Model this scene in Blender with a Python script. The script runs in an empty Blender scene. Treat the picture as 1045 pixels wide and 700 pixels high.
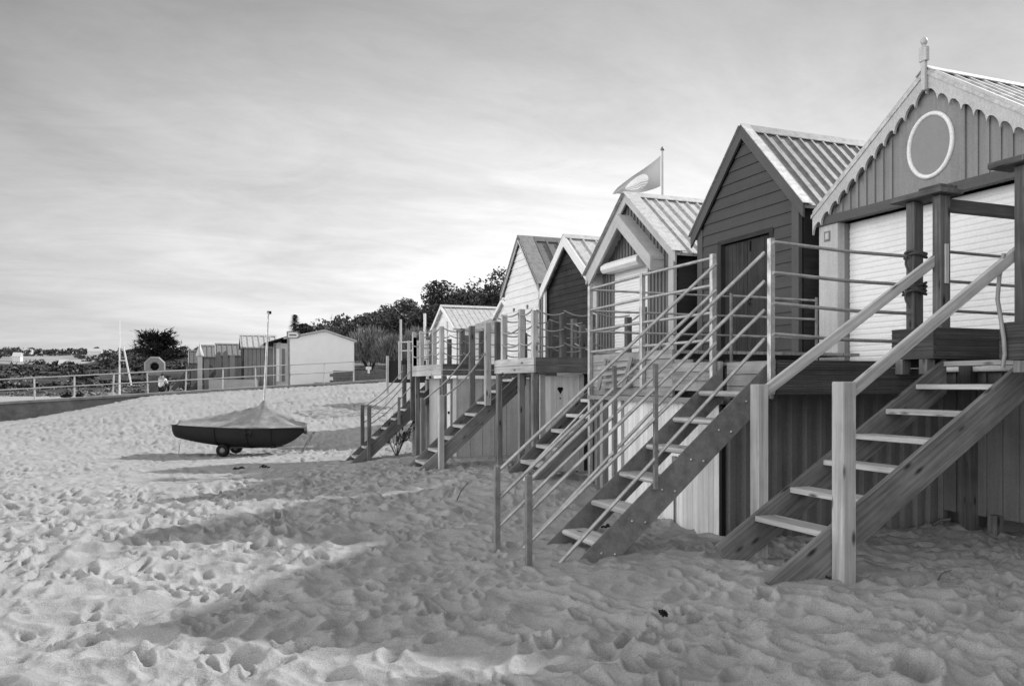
import bpy, bmesh, math, random
import numpy as np
from mathutils import Vector, Matrix
R = math.radians
random.seed(7)
scene = bpy.context.scene
col = scene.collection

# ------------------------------------------------------------------ camera
CAM_Z = 1.6; YAW = 21.3; S = math.sin(R(YAW)); C = math.cos(R(YAW)); F = 828.0
cd = bpy.data.cameras.new('camera'); cam = bpy.data.objects.new('camera', cd); col.objects.link(cam)
cam.location = (0, 0, CAM_Z); cam.rotation_euler = (R(90), 0, R(-YAW))
cd.sensor_width = 36; cd.lens = F / 1045 * 36; cd.shift_y = 42 / 1045
cd.clip_start = 0.1; cd.clip_end = 6000
scene.camera = cam

# ------------------------------------------------------------------ light
SUN_EL = 32.0; SUN_AZ = 10.0          # azimuth measured from +X (landward) towards +Y (along the row)
sd = bpy.data.lights.new('sun', 'SUN'); sun = bpy.data.objects.new('sun', sd); col.objects.link(sun)
sd.energy = 4.3; sd.angle = R(1.1); sd.color = (1, 1, 1)
sv = Vector((math.cos(R(SUN_EL)) * math.cos(R(SUN_AZ)), math.cos(R(SUN_EL)) * math.sin(R(SUN_AZ)), math.sin(R(SUN_EL))))
sun.rotation_euler = sv.to_track_quat('Z', 'Y').to_euler()
scene.view_settings.view_transform = 'Standard'
scene.view_settings.look = 'None'
scene.view_settings.exposure = 0.47
scene.view_settings.gamma = 1.0
SKY_STRENGTH = 0.1

def build_world():
    w = bpy.data.worlds.new('World'); scene.world = w; w.use_nodes = True
    nt = w.node_tree; nt.nodes.clear(); N = nt.nodes.new; L = nt.links.new
    out = N('ShaderNodeOutputWorld'); bg = N('ShaderNodeBackground'); bg.inputs['Strength'].default_value = SKY_STRENGTH
    L(bg.outputs[0], out.inputs[0])
    sky = N('ShaderNodeTexSky'); sky.sky_type = 'NISHITA'; sky.sun_disc = False
    sky.sun_elevation = R(SUN_EL); sky.sun_rotation = R(90 - SUN_AZ)
    bw = N('ShaderNodeRGBToBW'); L(sky.outputs[0], bw.inputs[0])
    tc = N('ShaderNodeTexCoord'); sep = N('ShaderNodeSeparateXYZ'); L(tc.outputs['Generated'], sep.inputs[0])
    def M(op, a, b=None, clamp=False):
        m = N('ShaderNodeMath'); m.operation = op; m.use_clamp = clamp
        for i, v in enumerate((a, b)):
            if v is None: continue
            if isinstance(v, (int, float)): m.inputs[i].default_value = v
            else: L(v, m.inputs[i])
        return m.outputs[0]
    z = M('MAXIMUM', sep.outputs[2], 0.0)
    den = M('ADD', z, 0.16)
    cx = M('DIVIDE', sep.outputs[0], den); cy = M('DIVIDE', sep.outputs[1], den)
    cmb = N('ShaderNodeCombineXYZ'); L(cx, cmb.inputs[0]); L(cy, cmb.inputs[1])
    def noise(scale, detail, rough, sx=1, sy=1, rot=0, dist=0.0):
        mp = N('ShaderNodeMapping'); mp.inputs['Scale'].default_value = (sx, sy, 1); mp.inputs['Rotation'].default_value = (0, 0, rot)
        L(cmb.outputs[0], mp.inputs[0])
        n = N('ShaderNodeTexNoise'); n.inputs['Scale'].default_value = scale; n.inputs['Detail'].default_value = detail
        n.inputs['Roughness'].default_value = rough; n.inputs['Distortion'].default_value = dist
        L(mp.outputs[0], n.inputs['Vector']); return n.outputs[0]
    n1 = noise(1.0, 6, .58, .62, 1.0, R(12), .9)
    n2 = noise(3.0, 8, .64, .6, 1.0, R(18), 1.0); n3 = noise(16, 5, .65, .5, 1.0, R(-6), .4)
    cl = M('ADD', M('ADD', M('MULTIPLY', M('SUBTRACT', n1, .5), .85), M('MULTIPLY', M('SUBTRACT', n2, .5), .48)), M('MULTIPLY', M('SUBTRACT', n3, .5), .16))
    # thin veil of cloud: brightest low over the huts, a luminous overcast high overhead and out over the sea
    dt = N('ShaderNodeVectorMath'); dt.operation = 'DOT_PRODUCT'; dt.inputs[1].default_value = Vector((.47, .86, .17)).normalized()
    L(tc.outputs['Generated'], dt.inputs[0])
    glow = M('POWER', M('MAXIMUM', dt.outputs['Value'], 0.0), 7.0)
    def smooth(v, lo, hi):
        mr = N('ShaderNodeMapRange'); mr.interpolation_type = 'SMOOTHSTEP'; L(v, mr.inputs[0]); mr.inputs[1].default_value = lo; mr.inputs[2].default_value = hi
        return mr.outputs[0]
    over = smooth(sep.outputs[2], .55, .95); high = smooth(sep.outputs[2], .10, .50); sea = smooth(M('MULTIPLY', sep.outputs[0], -1.0), .30, .95)
    veil = M('MULTIPLY', M('ADD', 3.1, M('MULTIPLY', glow, 3.6)), M('SUBTRACT', 1.0, M('MULTIPLY', high, .56)))
    lit = M('MULTIPLY', veil, M('ADD', 1.0, M('MULTIPLY', cl, 1.0)))
    lit = M('ADD', lit, M('MULTIPLY', over, 3.2)); lit = M('ADD', lit, M('MULTIPLY', smooth(M('MULTIPLY', sep.outputs[1], -1.0), .2, .9), 4.0)); lit = M('ADD', lit, M('MULTIPLY', M('MULTIPLY', sea, smooth(sep.outputs[2], .9, .1)), 22.0))
    tot = M('ADD', M('MULTIPLY', bw.outputs[0], .22), lit)
    L(tot, bg.inputs['Color'])
build_world()

# ------------------------------------------------------------------ helpers
def proj(X, Y, Z):
    d = X * S + Y * C; r = X * C - Y * S
    return 522.5 + F * r / d, 392 - F * (Z - CAM_Z) / d
def at(u, v, d):
    k = (u - 522.5) / F; r = k * d
    return Vector((r * C + d * S, d * C - r * S, CAM_Z - (v - 392) * d / F))

class MB:
    def __init__(s): s.v = []; s.f = []; s.uv = []; s.sm = []
    def add(s, verts, faces, grain=(1, 0, 0), smooth=False, off=None):
        b = len(s.v); V = [Vector(p) for p in verts]; s.v.extend(V); g = Vector(grain).normalized()
        o = off if off is not None else (random.random() * 40, random.random() * 40)
        for f in faces:
            p = [V[i] for i in f]
            n = Vector((0, 0, 0))
            for i in range(len(p)): n += p[i].cross(p[(i + 1) % len(p)])
            n = n.normalized() if n.length > 1e-12 else Vector((0, 0, 1))
            t = n.cross(g)
            gg = g
            if t.length < .3:
                gg = Vector((0, 0, 1)) if abs(n.z) < .8 else Vector((1, 0, 0)); t = n.cross(gg)
                uvs = [((q.dot(gg)) * .15 + o[0], q.dot(t.normalized()) + o[1]) for q in p]
            else:
                t.normalize(); uvs = [(q.dot(gg) + o[0], q.dot(t) + o[1]) for q in p]
            s.f.append([b + i for i in f]); s.uv.append(uvs); s.sm.append(smooth)
        return s
    def box(s, lo, hi, grain=None):
        lo = Vector(lo); hi = Vector(hi)
        d = [abs(hi[i] - lo[i]) for i in range(3)]
        if grain is None:
            k = d.index(max(d)); grain = [0, 0, 0]; grain[k] = 1
        vs = [(x, y, z) for x in (lo.x, hi.x) for y in (lo.y, hi.y) for z in (lo.z, hi.z)]
        return s.add(vs, [(0, 1, 3, 2), (4, 6, 7, 5), (0, 4, 5, 1), (2, 3, 7, 6), (0, 2, 6, 4), (1, 5, 7, 3)], grain)
    def bar(s, a, b, w, h, up=(0, 0, 1)):
        a = Vector(a); b = Vector(b); x = (b - a).normalized(); up = Vector(up)
        y = up.cross(x)
        if y.length < 1e-4: y = Vector((0, 1, 0)).cross(x)
        y.normalize(); z = x.cross(y)
        vs = [p + y * sy * w / 2 + z * sz * h / 2 for p in (a, b) for sy in (-1, 1) for sz in (-1, 1)]
        return s.add(vs, [(0, 1, 3, 2), (4, 6, 7, 5), (0, 4, 5, 1), (2, 3, 7, 6), (0, 2, 6, 4), (1, 5, 7, 3)], x)
    def prism(s, poly, a0, a1, axis='x', grain=(0, 0, 1)):
        n = len(poly)
        def P(p, a): return (a, p[0], p[1]) if axis == 'x' else ((p[0], a, p[1]) if axis == 'y' else (p[0], p[1], a))
        vs = [P(p, a0) for p in poly] + [P(p, a1) for p in poly]
        fs = [tuple(range(n)), tuple(range(2 * n - 1, n - 1, -1))] + [(i, i + n, (i + 1) % n + n, (i + 1) % n) for i in range(n)]
        return s.add(vs, fs, grain)
    def tube(s, pts, r, n=8, caps=True):
        pts = [Vector(p) for p in pts]; rs = r if isinstance(r, (list, tuple)) else [r] * len(pts)
        ring = []; prev = None
        for i, p in enumerate(pts):
            t = (pts[min(i + 1, len(pts) - 1)] - pts[max(i - 1, 0)]).normalized()
            if prev is None:
                a = Vector((0, 0, 1)) if abs(t.z) < .9 else Vector((1, 0, 0)); x = t.cross(a).normalized()
            else:
                x = (prev - t * prev.dot(t)).normalized()
            prev = x; y = t.cross(x)
            ring.append([p + (x * math.cos(2 * math.pi * k / n) + y * math.sin(2 * math.pi * k / n)) * rs[i] for k in range(n)])
        vs = [q for rr in ring for q in rr]; fs = []
        for i in range(len(pts) - 1):
            for k in range(n):
                fs.append((i * n + k, i * n + (k + 1) % n, (i + 1) * n + (k + 1) % n, (i + 1) * n + k))
        s.add(vs, fs, (pts[-1] - pts[0]), True)
        if caps: s.add(ring[0], [tuple(range(n - 1, -1, -1))]); s.add(ring[-1], [tuple(range(n))])
        return s
    def lathe(s, c, prof, n=16, axis='z'):
        c = Vector(c); vs = []
        for (r, h) in prof:
            for k in range(n):
                a = 2 * math.pi * k / n; p, q = r * math.cos(a), r * math.sin(a)
                vs.append(c + (Vector((p, q, h)) if axis == 'z' else (Vector((h, p, q)) if axis == 'x' else Vector((p, h, q)))))
        fs = [(i * n + k, i * n + (k + 1) % n, (i + 1) * n + (k + 1) % n, (i + 1) * n + k) for i in range(len(prof) - 1) for k in range(n)]
        return s.add(vs, fs, (0, 0, 1), True)
    def build(s, name, mat, root=None, parent=None, bevel=0, recalc=True, weld=False):
        me = bpy.data.meshes.new(name)
        off = root.location.copy() if root is not None else Vector((0, 0, 0))
        me.from_pydata([tuple(p - off) for p in s.v], [], s.f)
        ul = me.uv_layers.new(name='UVMap')
        flat = [c for f in s.uv for p in f for c in p]
        ul.data.foreach_set('uv', flat)
        me.polygons.foreach_set('use_smooth', s.sm)
        if recalc or weld:
            bm = bmesh.new(); bm.from_mesh(me)
            if weld: bmesh.ops.remove_doubles(bm, verts=bm.verts, dist=1e-4)
            bmesh.ops.recalc_face_normals(bm, faces=bm.faces); bm.to_mesh(me); bm.free()
        me.materials.append(mat)
        o = bpy.data.objects.new(name, me); col.objects.link(o)
        o.parent = parent if parent is not None else root
        if bevel:
            m = o.modifiers.new('bevel', 'BEVEL'); m.width = bevel; m.segments = 1; m.limit_method = 'ANGLE'; m.angle_limit = R(50)
        return o

def thing(name, label, cat, loc, group=None):
    o = bpy.data.objects.new(name, None); col.objects.link(o); o.location = loc; o.empty_display_size = .2
    o['label'] = label; o['category'] = cat
    if group: o['group'] = group
    return o
def tag(o, label, cat, group=None):
    o['label'] = label; o['category'] = cat
    if group: o['group'] = group
    return o
def rebase(o, loc):
    loc = Vector(loc); o.data.transform(Matrix.Translation(-loc)); o.location = loc; return o

# ------------------------------------------------------------------ materials (all neutral: a black and white photograph)
def newmat(name, rough=.7, spec=.3):
    m = bpy.data.materials.new(name); m.use_nodes = True; nt = m.node_tree
    b = nt.nodes['Principled BSDF']; b.inputs['Roughness'].default_value = rough
    b.inputs['Specular IOR Level'].default_value = spec
    return m, nt, b
def g3(v): return (v, v, v, 1)
def ramp(nt, stops):
    r = nt.nodes.new('ShaderNodeValToRGB'); e = r.color_ramp.elements
    e[0].position, e[0].color = stops[0][0], g3(stops[0][1]); e[1].position, e[1].color = stops[-1][0], g3(stops[-1][1])
    for p, v in stops[1:-1]:
        q = e.new(p); q.color = g3(v)
    return r
def nz(nt, vec, scale, detail=5, rough=.55, sc=(1, 1, 1), dist=0):
    mp = nt.nodes.new('ShaderNodeMapping'); mp.inputs['Scale'].default_value = sc; nt.links.new(vec, mp.inputs[0])
    n = nt.nodes.new('ShaderNodeTexNoise'); n.inputs['Scale'].default_value = scale; n.inputs['Detail'].default_value = detail
    n.inputs['Roughness'].default_value = rough; n.inputs['Distortion'].default_value = dist
    nt.links.new(mp.outputs[0], n.inputs['Vector']); return n.outputs[0]
def mulc(nt, a, b, fac=1.0, mode='MULTIPLY'):
    m = nt.nodes.new('ShaderNodeMix'); m.data_type = 'RGBA'; m.blend_type = mode; m.inputs[0].default_value = fac
    nt.links.new(a, m.inputs[6]); nt.links.new(b, m.inputs[7]); return m.outputs[2]
def bump(nt, b, h, strength, dist=.01):
    n = nt.nodes.new('ShaderNodeBump'); n.inputs['Strength'].default_value = strength; n.inputs['Distance'].default_value = dist
    nt.links.new(h, n.inputs['Height']); nt.links.new(n.outputs[0], b.inputs['Normal'])
def wood(name, lo, hi, knots=False, rough=.8, grain=26, bstr=.4, weather=.55):
    m, nt, b = newmat(name, rough, .2)
    uv = nt.nodes.new('ShaderNodeUVMap').outputs[0]; tc = nt.nodes.new('ShaderNodeTexCoord').outputs['Object']
    g = nz(nt, uv, 1.0, 6, .6, (1.1, grain, 1), .8)
    r = ramp(nt, [(.28, lo), (.5, (lo + hi) / 2), (.72, hi)]); nt.links.new(g, r.inputs[0])
    w = nz(nt, tc, 2.3, 5, .6); rw = ramp(nt, [(.3, weather), (.65, 1.0)]); nt.links.new(w, rw.inputs[0])
    c = mulc(nt, r.outputs[0], rw.outputs[0])
    pb = nz(nt, uv, .35, 1, .5, (.2, 1.2, 1)); rp = ramp(nt, [(.35, .72), (.65, 1.1)]); nt.links.new(pb, rp.inputs[0])
    c = mulc(nt, c, rp.outputs[0])
    if knots:
        mp = nt.nodes.new('ShaderNodeMapping'); mp.inputs['Scale'].default_value = (2.6, 7.5, 1); nt.links.new(uv, mp.inputs[0])
        v = nt.nodes.new('ShaderNodeTexVoronoi'); v.inputs['Scale'].default_value = 1.0; nt.links.new(mp.outputs[0], v.inputs['Vector'])
        rk = ramp(nt, [(.07, .10), (.12, .45), (.2, 1)]); nt.links.new(v.outputs['Distance'], rk.inputs[0])
        c = mulc(nt, c, rk.outputs[0], .9)
    nt.links.new(c, b.inputs['Base Color']); bump(nt, b, g, bstr, .006)
    return m
def paint(name, v, rough=.55, dirt=.82, fleck=.06, streak=True):
    m, nt, b = newmat(name, rough, .35)
    tc = nt.nodes.new('ShaderNodeTexCoord').outputs['Object']; uv = nt.nodes.new('ShaderNodeUVMap').outputs[0]
    n = nz(nt, tc, 1.6, 6, .65); r = ramp(nt, [(.3, v * dirt), (.6, v)]); nt.links.new(n, r.inputs[0])
    f = nz(nt, tc, 45, 3, .6); rf = ramp(nt, [(.35, 1 - fleck * 2.5), (.6, 1.0)]); nt.links.new(f, rf.inputs[0])
    c = mulc(nt, r.outputs[0], rf.outputs[0])
    if streak:
        s_ = nz(nt, uv, 1, 4, .6, (.7, 14, 1)); rs = ramp(nt, [(.3, .84), (.6, 1.02)]); nt.links.new(s_, rs.inputs[0]); c = mulc(nt, c, rs.outputs[0])
    nt.links.new(c, b.inputs['Base Color']); bump(nt, b, f, .15, .003)
    return m
def metal(name, v, rough=.45, met=.6):
    m, nt, b = newmat(name, rough, .5); b.inputs['Metallic'].default_value = met
    tc = nt.nodes.new('ShaderNodeTexCoord').outputs['Object']
    n = nz(nt, tc, 9, 6, .7); r = ramp(nt, [(.3, v * .55), (.62, v)]); nt.links.new(n, r.inputs[0]); nt.links.new(r.outputs[0], b.inputs['Base Color'])
    rr = ramp(nt, [(.3, rough + .25), (.7, rough)]); nt.links.new(n, rr.inputs[0]); nt.links.new(rr.outputs[0], b.inputs['Roughness'])
    return m
def leaf(name, lo, hi):
    m, nt, b = newmat(name, .6, .25)
    tc = nt.nodes.new('ShaderNodeTexCoord').outputs['Object']
    n = nz(nt, tc, .9, 4, .6); n2 = nz(nt, tc, 9, 2, .5)
    r = ramp(nt, [(.35, lo), (.65, hi)]); nt.links.new(n, r.inputs[0])
    r2 = ramp(nt, [(.3, .6), (.7, 1.3)]); nt.links.new(n2, r2.inputs[0])
    c = mulc(nt, r.outputs[0], r2.outputs[0]); nt.links.new(c, b.inputs['Base Color'])
    return m

M = dict(
    pine=wood('pale_pine', .34, .66, True, weather=.75),
    pine_grey=wood('grey_pine', .11, .30, True, weather=.6),
    old=wood('weathered_timber', .08, .22, True),
    deckb=wood('deck_timber', .26, .46, False, weather=.6),
    deckd=wood('dark_deck_timber', .05, .13, False, weather=.6),
    darkclap=wood('dark_stained_boards', .028, .055, False, grain=18, bstr=.25),
    midclap=paint('grey_painted_boards', .058, .6, .75, .05),
    midtrim=paint('grey_painted_trim', .085, .6, .8, .05),
    greydoor=wood('dark_door_boards', .03, .075, False, grain=20),
    clad=paint('grey_sheet_cladding', .19, .6, .7, .06),
    cladmid=paint('painted_vertical_boards', .17, .6, .75, .06),
    light=paint('pale_grey_paint', .52, .5, .82),
    gablegrey=paint('mid_grey_paint', .25, .6, .8),
    white=paint('white_paint', .84, .5, .88),
    whitewood=wood('whitewashed_boards', .62, .88, False, weather=.82, grain=22),
    shutter=paint('shutter_white', .82, .4, .9, .03, False),
    roofmid=metal('grey_roof_sheet', .26, .5, .25),
    roofdark=metal('dark_roof_sheet', .17, .5, .25),
    rooflight=metal('pale_roof_sheet', .55, .5, .2),
    steel=metal('galvanised_steel', .58, .3, .75),
    steeld=metal('painted_dark_steel', .21, .5, .2),
    black=paint('black_paint', .02, .6, .7, .1, False),
    rope=wood('rope_fibre', .28, .5, grain=90),
    ropedark=wood('dark_rope_fibre', .05, .12, grain=90),
    hull=paint('dark_hull_gelcoat', .03, .6, .8, .05, False),
    rubber=paint('black_rubber', .02, .8, .8, .1, False),
    alu=metal('aluminium_spar', .6, .35, .7),
    concrete=paint('weathered_concrete', .30, .85, .55, .12),
    concdark=paint('stained_concrete', .18, .85, .5, .12),
    stone=paint('rough_stone', .30, .9, .55, .2),
    foliage=leaf('dark_foliage', .035, .075), cypress=leaf('cypress_foliage', .018, .042), tamarisk=leaf('pale_foliage', .12, .22),
    scrub=leaf('scrub_foliage', .04, .10), bark=wood('bark', .06, .14), skin=paint('skin', .3, .6, .95, .02, False),
    cloth_d=paint('dark_cloth', .03, .9, .8, .05, False), cloth_w=paint('white_cloth', .8, .9, .9, .03, False), hair=paint('dark_hair', .03, .7, .8, .05, False),
)
def make_tarp():
    m, nt, b = newmat('boat_cover_canvas', .75, .25)
    tc = nt.nodes.new('ShaderNodeTexCoord').outputs['Object']
    n = nz(nt, tc, 3, 6, .7, (1, 1, 2)); r = ramp(nt, [(.3, .17), (.55, .25), (.75, .36)]); nt.links.new(n, r.inputs[0])
    nt.links.new(r.outputs[0], b.inputs['Base Color']); bump(nt, b, nz(nt, tc, 7, 4, .6, (1, 1, 3)), .6, .03); return m
M['tarp'] = make_tarp()
def make_sand():
    m, nt, b = newmat('dry_sand', .95, .1)
    tc = nt.nodes.new('ShaderNodeTexCoord').outputs['Object']
    a = nz(nt, tc, .9, 6, .6); r = ramp(nt, [(.3, .285), (.7, .37)]); nt.links.new(a, r.inputs[0])
    f = nz(nt, tc, 140, 3, .7); rf = ramp(nt, [(.3, .62), (.65, 1.12)]); nt.links.new(f, rf.inputs[0])
    c = mulc(nt, r.outputs[0], rf.outputs[0])
    d = nz(nt, tc, 26, 4, .65); rd = ramp(nt, [(.27, .35), (.33, 1.0)]); nt.links.new(d, rd.inputs[0]); c = mulc(nt, c, rd.outputs[0], .8)
    nt.links.new(c, b.inputs['Base Color'])
    h1 = nz(nt, tc, 14, 5, .65); h2 = nz(nt, tc, 90, 4, .7)
    ad = nt.nodes.new('ShaderNodeMath'); ad.operation = 'MULTIPLY_ADD'; nt.links.new(h2, ad.inputs[0]); ad.inputs[1].default_value = .22; nt.links.new(h1, ad.inputs[2])
    bump(nt, b, ad.outputs[0], .55, .03); return m
M['sand'] = make_sand()

# ------------------------------------------------------------------ ground
rng = np.random.RandomState(3)
_lat = rng.rand(512, 512)
def vnoise(x, y):
    xi = np.floor(x).astype(int); yi = np.floor(y).astype(int); fx = x - xi; fy = y - yi
    fx = fx * fx * (3 - 2 * fx); fy = fy * fy * (3 - 2 * fy)
    a = _lat[xi % 512, yi % 512]; b = _lat[(xi + 1) % 512, yi % 512]; c = _lat[xi % 512, (yi + 1) % 512]; d = _lat[(xi + 1) % 512, (yi + 1) % 512]
    return (a * (1 - fx) + b * fx) * (1 - fy) + (c * (1 - fx) + d * fx) * fy
_jx = rng.rand(512, 512); _jy = rng.rand(512, 512); _jr = rng.rand(512, 512)
def bowls(x, y, cell, sharp=2.0):
    """trodden sand: soft bowls that meet in crests"""
    X = x / cell; Y = y / cell; xi = np.floor(X).astype(int); yi = np.floor(Y).astype(int)
    best = np.full(X.shape, 9.0); wd = np.zeros(X.shape)
    for dx in (-1, 0, 1):
        for dy in (-1, 0, 1):
            a = (xi + dx) % 512; b = (yi + dy) % 512
            px = xi + dx + _jx[a, b]; py = yi + dy + _jy[a, b]
            th = _jr[a, b] * 6.28; ct = np.cos(th); st = np.sin(th)
            ex = (X - px) * ct + (Y - py) * st; ey = -(X - px) * st + (Y - py) * ct
            dd = ex * ex * .75 + ey * ey * 1.35
            dd = dd + (_jr[a, b] * 7 % 1) * .16
            best = np.minimum(best, dd)
    return np.minimum(best, .62)
def pits(x, y, cell, ra, rb, depth, prob):
    """separate footprints: steep-sided ovals with a pushed-up rim"""
    xi = np.floor(x / cell).astype(int); yi = np.floor(y / cell).astype(int); h = np.zeros(x.shape)
    for dx in (-1, 0, 1):
        for dy in (-1, 0, 1):
            a = (xi + dx) % 512; b = (yi + dy) % 512
            px = (xi + dx + _jx[b, a]) * cell; py = (yi + dy + _jy[b, a]) * cell
            th = _jr[b, a] * 6.28; ct = np.cos(th); st = np.sin(th)
            e = np.sqrt((((x - px) * ct + (y - py) * st) / ra) ** 2 + ((-(x - px) * st + (y - py) * ct) / rb) ** 2)
            on = ((_jr[b, a] * 13.7) % 1.0) < prob; k = .6 + .7 * ((_jr[b, a] * 29.3) % 1.0)
            t = np.clip((e - .45) / .6, 0, 1); t = t * t * (3 - 2 * t)
            h += np.where(on, k * depth * (-(1 - t) + .38 * np.exp(-((e - 1.22) / .24) ** 2)), 0)
    return h
CP = np.array([(4.2, 5.2, .06), (4.2, 6.1, .05), (4.83, 5.22, 0), (2.7, 6.63, 0), (2.68, 7.32, 0), (3.3, 6.6, .02), (3.4, 7.3, .05), (5.2, 7.3, -.05), (5.4, 7.6, -.12),
               (5.4, 9, -.05), (7, 7.3, -.12), (8.9, 7.4, -.1), (8.4, 6.5, -.08), (8, 5, -.05), (6, 5, -.02), (6, 6.3, -.08), (4.45, 10.6, .28), (4.45, 11.55, .28), (5.2, 14.2, .1), (3.8, 14.4, .06),
               (3.54, 19.8, -.33), (4.6, 19.5, -.2), (5.0, 17.1, 0), (6, 17, 0), (1, 23, -.3), (-1, 22, -.32), (3, 24, -.25), (0, 4, 0), (0, 0, 0), (2, 3, .02), (4, 3, .05), (6, 2, .05), (9, 3, 0), (-3, 6, -.05),
               (-6, 10, -.2), (-6, 20, -.35), (-12, 15, -.6), (0, 10, 0), (1, 14, -.05), (0, 17, -.2), (7, 12, .1), (8, 20, .1), (14, 10, .3), (14, 20, .4), (2.5, 10, .1), (-2, 13, -.1), (7, 24, .0)])
FX = np.array([-40, -14, -9, -6.6, -4.2, -2, 1.2, 6, 9, 14, 60]); FZ = np.array([-.9, -.6, -.15, .13, .62, 1.06, 1.28, 1.56, 1.72, 1.9, 1.9])
def ground_base(x, y):
    num = np.zeros_like(x); den = np.zeros_like(x)
    for (a, b, z) in CP:
        w = 1.0 / ((x - a) ** 2 + (y - b) ** 2 + .35) ** 1.6; num += w * z; den += w
    z = num / den
    t = np.clip((y - 24.5) / 16, 0, 1); t = t * t * (3 - 2 * t) * .35 + t * .65
    zf = np.interp(x, FX, FZ)
    z = z * (1 - t) + zf * t
    b = np.clip((y - 42) / 6, 0, 1)
    return z * (1 - b) + (-.75) * b
def gz(x, y):
    return float(ground_base(np.array([float(x)]), np.array([float(y)]))[0])
def ground_detail(x, y):
    wx = x + (vnoise(x * 1.7 + 9, y * 1.7) - .5) * .35; wy = y + (vnoise(x * 1.7, y * 1.7 + 33) - .5) * .35
    h = .095 * bowls(wx, wy, .25) + .04 * bowls(wx * 1.05 + 31.3, wy * 1.05 + 17.7, .13)
    h += pits(wx, wy, .44, .13, .065, .055, .85) + pits(wx + 77.7, wy + 41.3, .33, .085, .05, .04, .8) + pits(wx + 17.1, wy + 91.3, 1.0, .2, .12, .07, .55)
    h += .07 * (vnoise(x * .45, y * .45) - .5) + .035 * (vnoise(x * 1.1 + 5, y * 1.1) - .5) + .016 * (vnoise(x * 5, y * 5) - .5) + .008 * (vnoise(x * 14, y * 14) - .5)
    calm = .5 + .7 * np.clip((vnoise(x * .3 + 50, y * .3 + 50) - .2) * 1.6, 0, 1)
    return (h - .06) * calm * .97
def build_sand():
    a_main = np.linspace(R(-60), R(45), 1130); rest = np.linspace(R(45), R(300), 90)[1:-1]
    ang = np.concatenate([a_main, rest]) + R(YAW)      # clockwise from +Y
    rad = [0.6]
    while rad[-1] < 420: rad.append(rad[-1] * (1.03 if rad[-1] < 3 else 1.0045 if rad[-1] < 14 else 1.0055 if rad[-1] < 30 else 1.009 if rad[-1] < 60 else 1.05))
    rad = np.array(rad); nA, nR = len(ang), len(rad)
    A, Rr = np.meshgrid(ang, rad); x = (np.sin(A) * Rr).ravel(); y = (np.cos(A) * Rr).ravel()
    z = ground_base(x, y)
    fade = np.clip(1.35 - np.hypot(x, y) / 60, .0, 1)
    z += ground_detail(x, y) * fade
    co = np.stack([x, y, z], 1)
    i = np.arange(nR - 1)[:, None] * nA; j = np.arange(nA)[None, :]; j2 = (j + 1) % nA
    q = np.stack([i + j, i + j2, i + nA + j2, i + nA + j], -1).reshape(-1, 4)
    q = q[:, ::-1]
    me = bpy.data.meshes.new('beach_sand'); me.vertices.add(len(co)); me.vertices.foreach_set('co', co.ravel())
    me.loops.add(q.size); me.loops.foreach_set('vertex_index', q.ravel().astype(np.int32))
    me.polygons.add(len(q)); me.polygons.foreach_set('loop_start', np.arange(0, q.size, 4, dtype=np.int32))
    me.polygons.foreach_set('use_smooth', np.ones(len(q), bool)); me.update(calc_edges=True); me.validate()
    me.materials.append(M['sand']); o = bpy.data.objects.new('beach_sand', me); col.objects.link(o); o['kind'] = 'structure'
build_sand()

def grid_terrain(name, x0, x1, y0, y1, nx, ny, fn, mat):
    xs = np.linspace(x0, x1, nx); ys = np.linspace(y0, y1, ny); X, Y = np.meshgrid(xs, ys); Z = fn(X, Y)
    v = np.stack([X.ravel(), Y.ravel(), Z.ravel()], 1)
    f = [(j * nx + i, j * nx + i + 1, (j + 1) * nx + i + 1, (j + 1) * nx + i) for j in range(ny - 1) for i in range(nx - 1)]
    me = bpy.data.meshes.new(name); me.from_pydata(v.tolist(), [], f); me.materials.append(mat)
    me.polygons.foreach_set('use_smooth', [True] * len(f))
    o = bpy.data.objects.new(name, me); col.objects.link(o); o['kind'] = 'structure'; return o
def sstep(a, b, x):
    t = np.clip((x - a) / (b - a), 0, 1); return t * t * (3 - 2 * t)
# bank behind the promenade and the huts
def bank_h(X, Y):
    base = np.interp(X, [-60, -16, -9, -4, 2, 8, 14], [-2.5, -2.0, -.6, .3, 1.05, 1.5, 1.6])
    rise = 8.5 * sstep(18, 60, X - .08 * (Y - 45)) + 2.0 * sstep(4, 30, X) * sstep(50, 95, Y)
    h = base + rise + 1.2 * sstep(48, 75, Y) * sstep(-10, 5, X)
    return h + .5 * (vnoise(X * .25, Y * .25) - .5) + .25 * (vnoise(X * .9, Y * .9) - .5)
def bank_mat():
    m, nt, b = newmat('rough_grass_bank', .95, .1); tc = nt.nodes.new('ShaderNodeTexCoord').outputs['Object']
    n = nz(nt, tc, .5, 6, .7, (.6, 1.6, 1)); r = ramp(nt, [(.32, .05), (.5, .16), (.62, .42)]); nt.links.new(n, r.inputs[0])
    f = nz(nt, tc, 6, 4, .7); rf = ramp(nt, [(.3, .5), (.7, 1.2)]); nt.links.new(f, rf.inputs[0])
    nt.links.new(mulc(nt, r.outputs[0], rf.outputs[0]), b.inputs['Base Color']); bump(nt, b, f, 1, .15); return m
M['bank'] = bank_mat()
grid_terrain('grassy_bank', -30, 130, 44.2, 150, 160, 110, bank_h, M['bank'])
def landward_h(X, Y):
    return 1.2 + 7.5 * sstep(17, 45, X) + .4 * (vnoise(X * .4, Y * .4) - .5) - 1.6 * (1 - sstep(13, 15, X))
grid_terrain('landward_bank', 12.5, 90, -30, 44.2, 70, 80, landward_h, M['bank'])
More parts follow.
